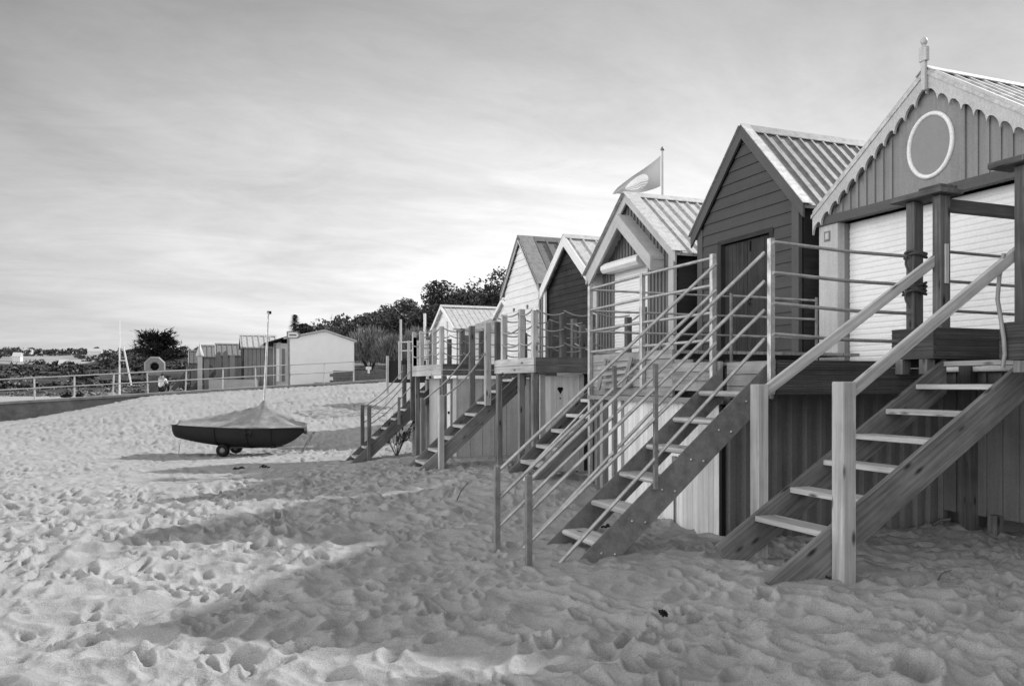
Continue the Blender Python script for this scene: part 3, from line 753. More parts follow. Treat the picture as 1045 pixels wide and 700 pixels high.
# ------------------------------------------------------------------ terrace of the second and third huts
def terrace():
    t = thing('hut_terrace', 'shared timber terrace with tubular rails, white boards and dark cladding beneath', 'terrace', (6.5, 8.5, -.1))
    XF = 5.3
    def boards(a, b, z0, z1, n, nm, mat, axis):
        mb = MB(); h = (z1 - z0) / n
        for i in range(n):
            za, zc = z0 + i * h + .003, z0 + (i + 1) * h - .003
            mb.box((a[0], a[1], za), (b[0], b[1], zc), (0, 1, 0) if axis == 'y' else (1, 0, 0))
        return mb.build(nm, mat, t, bevel=.003)
    boards((XF, 8.33), (XF + .04, 10.42), 1.45, 2.02, 5, 'fascia', M['deckb'], 'y')
    boards((XF, 7.38), (XF + .04, 8.326), 1.52, 1.85, 3, 'fascia', M['deckb'], 'y')
    boards((XF, 6.52), (XF + .04, 6.60), 1.52, 1.85, 3, 'fascia', M['deckb'], 'y')
    boards((XF + .05, 7.33), (XF + .09, 6.61), 1.45, 1.83, 3, 'fascia', M['deckb'], 'y')
    # ribbed side fascia facing the nearest stair
    mb = MB()
    for i in range(14):
        za = 1.50 + i * .0245; mb.box((XF + .042, 6.50 + (.006 if i % 2 else 0), za + .001), (7.6, 6.54, za + .021), (1, 0, 0))
    mb.build('side_fascia', M['deckd'], t)
    mb = MB()
    for i in range(20):
        x = XF + .1 + i * .14; mb.box((x, 6.545, 1.80), (x + .13, 8.325, 1.838), (0, 1, 0)); mb.box((x, 8.335, 1.97), (x + .13, 10.42, 2.008), (0, 1, 0))
    mb.build('deck_boards', M['deckb'], t)
    MB().box((XF - .07, 7.40, 1.385), (XF + .06, 10.45, 1.445)).build('ledge', M['deckb'], t, bevel=.004)
    # white boards under the terrace
    mb = MB(); vboards(mb, XF + .05, XF + .075, 7.47, 9.58, -.5, lambda y: 1.384, .10, .004); wb = mb.build('white_panel', M['whitewood'], t)
    h = MB(); h.box((XF + .025, 8.30, .62), (XF + .049, 8.38, .74)); h.tube([(XF + .03, 8.33, .6), (XF + .03, 8.33, -.3)], .012, 6); h.build('door_catch', M['steeld'], t, wb)
    for y in (9.64, 9.90, 10.16, 10.34): MB().box((XF + .03, y, -.5), (XF + .12, y + .09, 1.384), (0, 0, 1)).build('slat_post', M['whitewood'] if y < 10 else M['deckb'], t)
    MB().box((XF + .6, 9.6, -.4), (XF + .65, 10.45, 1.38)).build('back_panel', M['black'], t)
    # profiled dark cladding along the near side
    mb = MB(); x = XF + .12; y0 = 7.45
    while x < 8.75:
        mb.prism([(x, y0), (x + .03, y0 - .045), (x + .10, y0 - .045), (x + .13, y0), (x + .21, y0), (x + .21, y0 + .02), (x, y0 + .02)], -.5, 1.78, 'z', (0, 0, 1)); x += .21
    mb.build('side_cladding', M['clad'], t)
    MB().box((XF + .05, 7.42, -.5), (XF + .1, 7.465, 1.38), (0, 0, 1)).build('dark_gap_strip', M['black'], t)  # dark gap painted in as a black strip beside the white panel
    # posts and rails
    for (x, y, z0, z1) in ((XF, 6.50, 1.5, 3.03), (XF, 7.46, 1.5, 3.02), (XF, 8.96, 1.55, 3.0), (XF, 10.42, -.3, 3.0)):
        mb = MB(); mb.box((x - .065, y - .025, z0), (x - .005, y + .025, z1), (0, 0, 1)); mb.build('post', M['steel'], t, bevel=.004)
    MB().tube([(7.35, 8.2, 1.84), (7.35, 8.2, 2.70)], .02, 6).build('post', M['steeld'], t)
    MB().tube([(6.05, 8.2, 1.84), (6.05, 8.2, 2.70)], .02, 6).build('post', M['steeld'], t)
    for k in range(4):
        z = 2.98 - .30 * k
        MB().tube([(XF - .03, 7.46, z), (XF - .03, 8.96, z - .0), (XF - .03, 10.42, z - .02)], .019, 8).build('rail', M['steel'], t)
        MB().tube([(XF - .03, 6.47, z + .01), (6.2, 6.46, z - .03), (7.03, 6.45, z - .035)], .018, 8).build('rail', M['steel'], t)
        if k < 3: MB().tube([(7.16, 6.10, z - .03), (8.34, 6.10, z - .04)], .016, 8).build('rail', M['steeld'], t)
        MB().tube([(XF - .03, 10.44, z - .03), (8.0, 10.44, z - .03)], .016, 8).build('rail', M['steel'], t)
        if k < 3: MB().tube([(6.05, 8.2, 2.67 - .24 * k), (7.36, 8.2, 2.66 - .24 * k)], .015, 8).build('rail', M['steel'], t)
    # timber posts with rope by the third hut
    for (x, y) in ((7.3, 12.4), (7.3, 15.2)): MB().box((x - .05, y - .05, 1.9), (x + .05, y + .05, 2.95), (0, 0, 1)).build('timber_post', M['old'], t)
    for z in (2.85, 2.45): MB().tube([(7.3, 12.4 + 2.8 * i / 8, z - .25 * math.sin(math.pi * i / 8)) for i in range(9)], .014, 6).build('rope_rail', M['rope'], t)
    mb = MB()
    for i in range(12): mb.box((7.1, 12.2 + i * .28, 1.96), (8.0, 12.2 + i * .28 + .26, 2.0), (1, 0, 0))
    mb.build('hut_deck', M['deckb'], t); MB().box((7.05, 10.5, 1.5), (7.09, 15.5, 2.0)).build('hut_deck_fascia', M['deckb'], t)
terrace()
o = MB(); 
for k in range(4): o.bar((5.26, 9.25 + .0, 1.86 - .09 * k), (5.2, 10.05, 1.82 - .09 * k), .02, .045)
for y in (9.3, 10.0): o.bar((5.17, y, 1.52), (5.24, y - .1, 1.95), .03, .05)
o = o.build('folded_ladder', M['deckb']); rebase(o, (5.2, 9.7, 1.6)); tag(o, 'small slatted wooden frame leaning on the terrace fascia behind the rails', 'frame')

# ------------------------------------------------------------------ tubular-rail stair
s2, m2 = stair('steel_stair', 'dark steel stair with pale rounded treads and four-bar tubular rails', 'staircase', 6.60, 7.34, 3.20, .0, 5.30, 1.80,
               [.16, .435, .71, .98, 1.255, 1.53], M['steeld'], M['pine'], .28, .012, .055, .27, rounded=True, bev=.002)
for k in range(6):
    z = .16 + .274 * k; x = 3.2 + z / m2
    for dx, dz in ((.06, -.10), (.20, -.12)):
        MB().lathe((x + dx, 6.598, z + dz), [(0, -.014), (.010, -.012), (.014, -.004), (.014, .0)], 8, 'y').build('bolt', M['steel'], s2)
for y, yy in ((6.57, 6.57), (7.37, 7.37)):
    mt = [(2.72, .80), (4.0, 1.79), (5.24, 2.92)]
    MB().box((2.69, y - .025, -.5), (2.745, y + .025, .80), (0, 0, 1)).build('post', M['steeld'], s2, bevel=.004)
    MB().box((3.98, y - .02, .62), (4.02, y + .02, 1.79), (0, 0, 1)).build('post', M['steeld'], s2, bevel=.003)
    for k in range(4):
        z0 = .75 - .27 * k; z1 = 2.90 - .285 * k
        xs = 2.72 if k < 3 else 2.95
        zs = z0 if k < 3 else -.05
        MB().tube([(xs, y, zs), (5.24, y, z1)], .019, 8).build('rail', M['steel'], s2)

# ------------------------------------------------------------------ stair and decks farther along
s3, _ = stair('timber_stair', 'short open timber stair half hidden behind the tubular-rail stair', 'staircase', 10.62, 11.52, 4.42, .28, 6.3, 1.98,
              [.45, .68, .91, 1.14, 1.37, 1.6, 1.83], M['old'], M['pine'], .24, .05, .05, .24)
MB().tube([(4.3, 10.6, .2), (4.4, 10.6, .42), (6.3, 10.6, 2.2)], .02, 8).build('handrail', M['steel'], s3)

def sag(a, b, s, n=8):
    a = Vector(a); b = Vector(b); return [a.lerp(b, i / n) - Vector((0, 0, s * math.sin(math.pi * i / n))) for i in range(n + 1)]
def rope_deck(label, X0, ya, yb, zt, posts_front, posts_side, depth, legs, box, ropes=3, fm='deckb', side_m='old'):
    t = thing('timber_deck', label, 'deck', (X0 + 1, (ya + yb) / 2, 0), 'raised decks with rope railings')
    z0 = zt - .26
    mb = MB()
    for i in range(2): mb.box((X0, ya, z0 + i * .13 + .002), (X0 + .04, yb, z0 + i * .13 + .126))
    mb.build('fascia', M['pine'], t, bevel=.003)
    mb = MB()
    for i in range(2): mb.box((X0 + .042, ya, z0 + i * .13 + .002), (X0 + depth, ya + .04, z0 + i * .13 + .126))
    mb.build('side_fascia', M[side_m], t, bevel=.003)
    mb = MB(); n = int(depth / .14)
    for i in range(n): mb.box((X0 + .045 + i * .14, ya + .045, zt - .05), (X0 + .045 + i * .14 + .13, yb, zt - .012), (0, 1, 0))
    mb.build('deck_boards', M['deckb'], t)
    hts = {}
    for y in posts_front:
        MB().box((X0 - .005, y - .05, z0 if False else zt - .02), (X0 + .095, y + .05, zt + .84 + random.uniform(-.06, .06)), (0, 0, 1)).build('post', M['pine'], t, bevel=.008)
    for x in posts_side:
        MB().box((x - .05, ya + .0, zt - .02), (x + .05, ya + .10, zt + .72 + random.uniform(-.05, .08)), (0, 0, 1)).build('post', M['old'], t, bevel=.008)
    for x in [X0 + .05] + list(posts_side):
        MB().box((x - .05, yb - .10, zt - .02), (x + .05, yb, zt + .76 + random.uniform(-.08, .06)), (0, 0, 1)).build('post', M['old'], t, bevel=.008)
    for k in range(ropes):
        z = zt + .78 - .27 * k; pb = [X0 + .05] + sorted(posts_side)
        for a, b in zip(pb[:-1], pb[1:]): MB().tube(sag((a, yb - .05, z), (b, yb - .05, z - .04), .05), .013, 6).build('rope_rail', M['rope'], t)
        pf = sorted(posts_front)
        for a, b in zip(pf[:-1], pf[1:]): MB().tube(sag((X0 + .0, a, z), (X0 + .0, b, z + random.uniform(-.03, .03)), .05), .014, 6).build('rope_rail', M['rope'], t)
        ps = [X0 + .05] + sorted(posts_side)
        for a, b in zip(ps[:-1], ps[1:]): MB().tube(sag((a, ya - .0, z), (b, ya - .0, z - .04), .06), .013, 6).build('rope_rail', M['rope'], t)
    for (x, y) in legs: MB().box((x - .05, y - .05, -.7), (x + .05, y + .05, z0 - .002), (0, 0, 1)).build('leg', M['pine_grey'], t, bevel=.008)
    return t
d4 = rope_deck('rope-railed timber deck with a white heart-cut door beneath', 5.2, 12.35, 14.25, 2.05, (12.42, 13.0, 13.85), (5.75, 6.3, 7.0), 2.8, ((5.26, 14.15), (5.26, 13.05), (5.26, 12.45)), None)
# white door on the near side of the store
def store_door():
    y = 12.55; mb = MB(); n = 6; w = (6.12 - 5.48) / n
    for i in range(n): mb.box((5.48 + i * w + .002, y - .03, .12), (5.48 + (i + 1) * w - .002, y, 1.74), (0, 0, 1))
    d = mb.build('door', M['whitewood'], d4)
    h = MB()
    for sx in (-1, 1): h.lathe((5.76 + sx * .022, y - .033, 1.52), [(0, 0), (.032, 0), (.032, .004)], 12, 'y')
    h.prism([(5.712, 1.508), (5.808, 1.508), (5.76, 1.43)], y - .0335, y - .031, 'y'); h.lathe((5.76, y - .033, 1.36), [(0, 0), (.014, 0), (.014, .003)], 8, 'y')
    h.build('heart_cutout', M['black'], d4, d)
    mb = MB(); mb.box((5.39, y - .04, -.3), (5.475, y + .02, 1.76), (0, 0, 1)); mb.box((6.125, y - .04, -.3), (6.2, y + .02, 1.76), (0, 0, 1)); mb.build('door_frame', M['light'], d4)
    mb = MB(); mb.box((6.21, y, -.4), (7.9, y + .03, 1.78)); mb.box((6.1, y + .03, -.4), (6.13, 14.3, 1.7)); mb.build('store_wall', M['darkclap'], d4)
    MB().box((6.2, 14.3, -.4), (7.9, 14.34, 1.7)).build('back_wall', M['old'], d4)
store_door()
s4, _ = stair('timber_stair', 'open timber stair with one tall newel and slack rope handrails', 'staircase', 14.38, 15.2, 3.78, .04, 5.9, 1.92,
              [.16, .38, .60, .82, 1.04, 1.26, 1.48, 1.7], M['pine_grey'], M['pine'], .25, .05, .05, .24)
MB().box((4.14, 14.27, -.3), (4.24, 14.37, 1.40), (0, 0, 1)).build('newel_post', M['pine'], s4, bevel=.008)
MB().box((5.04, 14.27, 1.2), (5.15, 14.37, 2.75), (0, 0, 1)).build('newel_post', M['pine'], s4, bevel=.008)
MB().box((5.04, 15.2, 1.1), (5.15, 15.3, 2.75), (0, 0, 1)).build('newel_post', M['pine_grey'], s4, bevel=.008)
for k, (a, b) in enumerate((((4.19, 14.30, 1.34), (5.09, 14.30, 2.25)), ((4.10, 15.22, 1.30), (5.09, 15.22, 2.30)))):
    MB().tube(sag(a, b, .1), .016, 6).build('rope_rail', M['rope'], s4)
MB().box((4.05, 15.21, -.3), (4.14, 15.3, 1.34), (0, 0, 1)).build('newel_post', M['pine_grey'], s4, bevel=.008)

d5 = rope_deck('farthest rope-railed deck on a pale boarded store with a narrow white door', 5.0, 17.1, 19.65, 2.05, (17.2, 17.8, 18.9, 19.6), (5.5, 5.95, 6.4, 7.0), 3.0, ((5.1, 17.2), (5.1, 19.5), (7.2, 17.2)), None)
def store5():
    X = 5.4; mb = MB()
    vboards(mb, X, X + .03, 17.25, 17.55, -.4, lambda y: 1.74, .3, .01); vboards(mb, X, X + .03, 18.55, 19.5, -.4, lambda y: 1.74, .3, .01)
    x = X + .04
    while x < 7.6:
        mb.box((x, 17.25, -.05), (x + .28, 17.28, 1.72), (0, 0, 1)); x += .29
    mb.build('store_wall', M['light'], d5)
    mb = MB(); vboards(mb, X + .005, X + .03, 17.66, 18.45, 0, lambda y: 1.6, .11, .004); d = mb.build('door', M['whitewood'], d5)
    MB().lathe((X + .0, 17.8, .95), [(0, -.03), (.03, -.03), (.03, .01)], 8, 'x').build('handle', M['black'], d5, d)
    mb = MB(); mb.box((X - .02, 17.56, -.3), (X + .03, 17.65, 1.73), (0, 0, 1)); mb.box((X - .02, 18.46, -.3), (X + .03, 18.54, 1.73), (0, 0, 1)); mb.box((X - .02, 17.651, 1.61), (X + .03, 18.459, 1.73)); mb.build('door_frame', M['pine_grey'], d5)
store5()
s5, _ = stair('timber_stair', 'farthest open timber stair with paired newels and double rope rails', 'staircase', 19.78, 20.55, 3.5, -.32, 5.75, 1.75,
              [-.18, .05, .28, .51, .74, .97, 1.2, 1.43], M['old'], M['pine'], .26, .05, .05, .24)
for y in (19.72, 20.58):
    MB().box((3.9, y - .05, -.6), (3.99, y + .04, 1.08), (0, 0, 1)).build('newel_post', M['old'], s5, bevel=.006)
    MB().box((4.98, y - .05, .7), (5.08, y + .04, 2.1), (0, 0, 1)).build('newel_post', M['old'], s5, bevel=.006)
    for dz in (-.06, -.45): MB().tube(sag((3.95, y, 1.06 + dz), (5.03, y, 2.05 + dz), .1), .014, 6).build('rope_rail', M['rope'], s5)
MB().box((4.66, 19.7, .6), (4.72, 19.76, 1.28), (0, 0, 1)).build('newel_post', M['steeld'], s5)
# slatted posts in the shade below the farthest deck
def under_posts():
    for i, (x, y) in enumerate(((5.2, 20.2), (5.3, 20.6), (5.5, 20.0), (5.7, 20.8))):
        o = MB().box((x - .05, y - .05, -.6), (x + .05, y + .05, 1.7), (0, 0, 1)).build('support_post', M['old'] if i % 2 else M['light']); rebase(o, (x, y, gz(x, y)))
        tag(o, 'upright timber under the head of the farthest stair', 'post', 'timbers under the farthest stair')
under_posts()

# ------------------------------------------------------------------ flag and pole
def flag():
    p = at(676, 392, 21.4); p.z = 0
    t = thing('flagpole', 'slim pale flagpole rising behind the hooded hut', 'flagpole', (p.x, p.y, 1.5))
    MB().tube([(p.x, p.y, 1.3), (p.x, p.y, 5.4)], .045, 8).build('pole', M['light'], t); MB().tube([(p.x, p.y, 5.4), (p.x, p.y, 7.75)], .03, 8).build('mast_top', M['light'], t)
    MB().lathe((p.x, p.y, 7.74), [(0, 0), (.05, .02), (.05, .07), (.02, .11), (0, .13)], 8).build('finial', M['steeld'], t)
    m, nt, b = newmat('flag_cloth', .8, .1); uv = nt.nodes.new('ShaderNodeUVMap').outputs[0]
    sep = nt.nodes.new('ShaderNodeSeparateXYZ'); nt.links.new(uv, sep.inputs[0])
    def MM(op, a, b_=None, c_=None):
        k = nt.nodes.new('ShaderNodeMath'); k.operation = op
        for i, v in enumerate((a, b_, c_)):
            if v is None: continue
            if isinstance(v, (int, float)): k.inputs[i].default_value = v
            else: nt.links.new(v, k.inputs[i])
        return k.outputs[0]
    dx = MM('MULTIPLY', MM('SUBTRACT', sep.outputs[0], .5), 1.35); dy = MM('SUBTRACT', sep.outputs[1], .5)
    rr = MM('SQRT', MM('ADD', MM('MULTIPLY', dx, dx), MM('MULTIPLY', dy, dy))); disc = MM('LESS_THAN', rr, .33)
    wv = MM('ADD', MM('MULTIPLY', sep.outputs[1], 9.0), MM('MULTIPLY', MM('SINE', MM('MULTIPLY', sep.outputs[0], 26.0)), .25))
    band = MM('MULTIPLY', MM('GREATER_THAN', MM('FRACT', wv), .6), MM('LESS_THAN', sep.outputs[1], .5))
    wh = MM('MULTIPLY', disc, MM('SUBTRACT', 1.0, band))
    v = MM('MULTIPLY_ADD', wh, .42, .42); cb = nt.nodes.new('ShaderNodeCombineColor')
    for i in range(3): nt.links.new(v, cb.inputs[i])
    nt.links.new(cb.outputs[0], b.inputs['Base Color'])
    tr = nt.nodes.new('ShaderNodeBsdfTranslucent'); nt.links.new(cb.outputs[0], tr.inputs[0]); mx = nt.nodes.new('ShaderNodeMixShader'); mx.inputs[0].default_value = .35
    nt.links.new(b.outputs[0], mx.inputs[1]); nt.links.new(tr.outputs[0], mx.inputs[2]); nt.links.new(mx.outputs[0], nt.nodes['Material Output'].inputs[0])
    nx, ny = 28, 16; vs = []; uvs = []
    cr = Vector((C, -S, 0)); cf = Vector((S, C, 0))     # along / across the wind
    for j in range(ny + 1):
        for i in range(nx + 1):
            s_ = i / nx; q = j / ny
            topz = 7.62 - .82 * s_ ** .95; hgt = .80 * (1 - .0 * s_) 
            fold = s_ * 1.0
            z = topz - hgt * q * (1 - .68 * fold) - .06 * math.sin(math.pi * s_) * q
            y_ = .10 * math.sin(7 * s_ + 2.2 * q) * (s_ + .1) + .28 * fold * math.sin(math.pi * 1.5 * q)
            back = -(1.12 * s_ + .10 * s_ * math.sin(3.5 * q))
            P = Vector((p.x, p.y, 0)) + cr * (back - .05) + cf * (y_); vs.append((P.x, P.y, z)); uvs.append((s_, 1 - q))
    fs = [(j * (nx + 1) + i, j * (nx + 1) + i + 1, (j + 1) * (nx + 1) + i + 1, (j + 1) * (nx + 1) + i) for j in range(ny) for i in range(nx)]
    mb = MB(); mb.add(vs, fs, (1, 0, 0), True); mb.uv = [[uvs[k] for k in f] for f in fs]
    o = mb.build('flag', m, recalc=False); rebase(o, (p.x, p.y, 7.2)); tag(o, 'pale flag with a white wave disc, blown left from its pole', 'flag')
flag()

# ------------------------------------------------------------------ dinghy on its trolley
def dinghy():
    ctr = at(248, 392, 22.0); gx, gy = ctr.x, ctr.y; g = -.30
    ax = Vector((C, -S, 0)); ay = Vector((S, C, 0))        # bow to the right of the picture
    Lh = 1.74
    def W(a, b, z): return Vector((gx, gy, g)) + ax * a + ay * b + Vector((0, 0, z))
    t = thing('sailing_dinghy', 'dark-hulled sailing dinghy under a canvas cover with its bare mast up', 'dinghy', (gx, gy, g))
    n, k = 44, 10; secs = []
    for i in range(n + 1):
        s_ = i / n; a = -Lh + .08 + (2 * Lh - .16) * s_
        half = .68 * (math.sin(math.pi * min(1, .30 + .70 * s_)) ** .62) if s_ > .45 else .66 + .05 * math.sin(s_ / .45 * math.pi / 2)
        if s_ > .45: half = .71 * max(0.03, 1 - ((s_ - .45) / .55) ** 2.3)
        keel = .19 + .26 * max(0, 1 - s_ / .6) ** 2 + .42 * max(0, (s_ - .72) / .28) ** 2.2
        sheer = .78 - .10 * s_ + .05 * (2 * s_ - 1) ** 2
        row = []
        for j in range(k + 1):
            q = j / k; ang = (q - .5) * math.pi
            b = half * math.copysign(abs(math.sin(ang)) ** .75, math.sin(ang)); zz = keel + (sheer - keel) * (1 - abs(math.cos(ang)) ** .8)
            row.append(W(a, b, zz))
        secs.append(row)
    mb = MB(); vs = [p for r_ in secs for p in r_]; kk = k + 1
    fs = [(i * kk + j, i * kk + j + 1, (i + 1) * kk + j + 1, (i + 1) * kk + j) for i in range(n) for j in range(k)]
    mb.add(vs, fs, (1, 0, 0), True); mb.add(secs[0], [tuple(range(kk))]); mb.add(secs[-1], [tuple(range(kk - 1, -1, -1))])
    mb.build('hull', M['hull'], t, weld=True)
    # cover: skirt over the gunwale, tent rising to the mast
    ms = .66; mb = MB(); vs = []; cols = 20
    for i in range(n + 1):
        s_ = i / n; a = -Lh + 2 * Lh * s_; half = max(.05, (secs[i][-1] - secs[i][0]).length / 2 + .03)
        sheer = .78 - .10 * s_ + .05 * (2 * s_ - 1) ** 2
        if s_ < ms: ridge = .06 + .54 * (s_ / ms) ** 1.05
        else: ridge = .08 + .52 * max(0, (1 - s_) / (1 - ms)) ** 1.0
        if abs(s_ - ms) < .035: ridge += .06
        for j in range(cols + 1):
            q = 2 * j / cols - 1
            if abs(q) > .999: z = sheer - .15 + .025 * math.sin(i * 1.7)
            elif abs(q) > .88: z = sheer + .02
            else: z = sheer + .02 + ridge * (1 - (abs(q) / .88)) ** 1.0 - .02 * math.sin(math.pi * min(1, abs(q) / .88)) - .085 * abs(math.sin(math.atan2(abs(q) * .45, s_ - ms) * 4.0)) ** .8 * min(1, 3.5 * math.hypot(q * .5, s_ - ms)) * (1.1 - abs(q)) + .008 * math.sin(i * 1.3 + j * 2)
            vs.append(W(a, half * (1.05 if abs(q) > .999 else q / (1 if abs(q) <= .88 else abs(q) / 1.0)), z))
    cc = cols + 1
    fs = [(i * cc + j, i * cc + j + 1, (i + 1) * cc + j + 1, (i + 1) * cc + j) for i in range(n) for j in range(cols)]
    mb.add(vs, fs, (1, 0, 0), True)
    mb.add([vs[j] for j in range(cc)], [tuple(range(cc))]); mb.add([vs[n * cc + j] for j in range(cc)], [tuple(range(cc - 1, -1, -1))])
    cv = mb.build('cover', M['tarp'], t, weld=True)
    am = -Lh + 2 * Lh * ms
    for j in (0, cols): MB().tube([vs[i * cc + j] for i in range(n + 1)], .018, 6).build('hem_cord', M['rope'], t, cv)
    MB().tube([W(am - .02, 0, 1.22), W(am, 0, 1.38), W(am + .02, 0, 1.46)], [.14, .075, .035], 10).build('mast_collar', M['tarp'], t, cv)
    for a_, in ((-.55,), (.35,), (.95,)):
        i = int((a_ + Lh) / (2 * Lh) * n); pp = secs[i]
        MB().tube([q + Vector((0, 0, -.012)) + (q - Vector((gx, gy, q.z))).normalized() * .0 for q in pp], .014, 5).build('lashing', M['black'], t, cv)
    mb = MB(); a0 = W(.32, -.74, .52); mb.tube([a0, a0 + Vector((-.02, -.03, .1)), a0 + Vector((.08, -.04, .12)), a0 + Vector((.1, -.03, -.02))], .03, 6); mb.build('cover_tie', M['black'], t, cv)
    MB().tube([W(am, 0, 1.0), W(am + .13, 0, 3.85)], [.036, .026], 8).build('mast', M['alu'], t)
    MB().box(W(am + .10, -.02, 3.80), W(am + .2, .04, 3.88)).build('masthead', M['black'], t)
    MB().tube([W(1.70, 0, .66), W(1.71, 0, .84)], .012, 6).build('bow_fitting', M['steel'], t)
    MB().tube([W(-1.52, -.5, .3), W(-1.53, -.52, .06)], .012, 5).build('loose_cord', M['rope'], t)
    # trolley
    tr = thing('launching_trolley', 'galvanised launching trolley with fat black tyres under the dinghy', 'trolley', tuple(W(-.35, 0, 0)))
    for sg in (-1, 1):
        c = W(-.36, sg * .52, .15)
        def ringp(prof):
            v = []; m_ = 20
            for (r_, h) in prof:
                for q in range(m_):
                    a_ = 2 * math.pi * q / m_; v.append(c + ax * (r_ * math.cos(a_)) + Vector((0, 0, r_ * math.sin(a_))) + ay * h)
            return v, [(i * m_ + q, i * m_ + (q + 1) % m_, (i + 1) * m_ + (q + 1) % m_, (i + 1) * m_ + q) for i in range(len(prof) - 1) for q in range(m_)]
        v, f = ringp([(.08, -.07), (.13, -.085), (.165, -.06), (.17, 0), (.165, .06), (.13, .085), (.08, .07)])
        ty = MB(); ty.add(v, f, (1, 0, 0), True); ty = ty.build('wheel', M['rubber'], tr)
        v, f = ringp([(0, -.05), (.08, -.06), (.08, .06), (0, .05)]); rm = MB(); rm.add(v, f, (1, 0, 0), True); rm.build('rim', M['steeld'], tr, ty)
    fr = MB(); fr.tube([W(-.36, -.5, .17), W(-.36, .5, .17)], .025, 8); fr.tube([W(-.36, 0, .19), W(1.9, 0, .21)], .025, 8); fr.build('axle_frame', M['steel'], tr)
    for a_ in (-.36, .9):
        MB().bar(W(a_, -.35, .235), W(a_, .35, .235), .08, .07).build('cradle', M['rubber'], tr)
    hd = MB()
    for sg in (-1, 1): hd.tube([W(1.62, sg * .10, .1), W(1.93, sg * .10, .62)], .016, 6)
    for q in (.1, .45, .8, 1.0): hd.tube([W(1.62 + .31 * q, -.10, .1 + .52 * q), W(1.62 + .31 * q, .10, .1 + .52 * q)], .013, 6)
    hd.tube([W(1.62, 0, .1), W(1.6, 0, -.05)], .02, 6); hd.build('handle', M['steeld'], tr)
dinghy()

# ------------------------------------------------------------------ buildings and fittings beyond the ramp
def white_building():
    X0, X1, Y, zb = 4.75, 8.35, 46.0, 1.2
    t = thing('white_building', 'plain white flat-fronted building with a shallow gable behind the ramp railing', 'building', ((X0 + X1) / 2, Y, zb))
    xc = (X0 + X1) / 2 + .15; MB().prism([(X0, zb), (X1, zb), (X1, 4.0), (xc, 4.55), (X0, 4.1)], Y, Y + 6, 'y', (0, 0, 1)).build('wall', paint('white_render', .88, .8, .93, .02, False), t)
    mb = MB(); 
    for a, b in (((X0 - .25, 4.06), (xc, 4.56)), ((xc, 4.56), (X1 + .15, 3.98))): mb.prism([a, b, (b[0], b[1] + .09), (a[0], a[1] + .09)], Y - .12, Y + 6.1, 'y', (1, 0, 0))
    mb.build('roof', M['light'], t)
    MB().box((X0 - .75, Y + .25, zb), (X0 - .002, Y + 4, 3.85)).build('porch_wall', M['light'], t)
    for x in (X0 - .62, X0 - .33): MB().box((x, Y + .215, 1.75), (x + .16, Y + .248, 3.55)).build('window', M['white'] if x < X0 - .5 else M['clad'], t)
    MB().prism([(X0 - 1.25, 3.75), (X0 - .05, 4.15), (X0 - .05, 4.25), (X0 - 1.25, 3.85)], Y + .05, Y + 4.1, 'y').build('porch_roof', M['black'], t)
    MB().box((X0 - .74, Y + .2, zb), (X0 - .66, Y + .26, 3.8)).build('downpipe', M['clad'], t)
white_building()
def sign_post():
    p = at(295, 392, 39.5); z0 = ramp_z(p.x) - .2
    t = thing('sign_post', 'dark sign post with a rounded pale sign board in front of the white building', 'sign', (p.x, p.y, z0))
    MB().tube([(p.x, p.y, z0 - .3), (p.x - .02, p.y, 3.95)], .06, 8).build('post', M['steeld'], t)
    n = 10; pts = [(p.x - .12, 3.82), (p.x + .36, 3.82)] + [(p.x + .36 + .17 * math.sin(math.pi * k / n), 3.99 - .17 * math.cos(math.pi * k / n)) for k in range(n + 1)] + [(p.x + .36, 4.16), (p.x - .12, 4.16)]
    s_ = MB().prism(pts, p.y - .1, p.y - .065, 'y').build('sign_board', M['gablegrey'], t)
    pts2 = [(x * 1.0, 3.99 + (z - 3.99) * .72) for x, z in [(p.x - .06, 3.82), (p.x + .36, 3.82), (p.x + .45, 3.99), (p.x + .36, 4.16), (p.x - .06, 4.16)]]
    f = MB().prism(pts2, p.y - .106, p.y - .102, 'y').build('sign_face', M['white'], t, s_)
    MB().box((p.x + .0, p.y - .112, 3.95), (p.x + .33, p.y - .108, 4.03)).build('sign_lettering', M['clad'], t, s_)
sign_post()
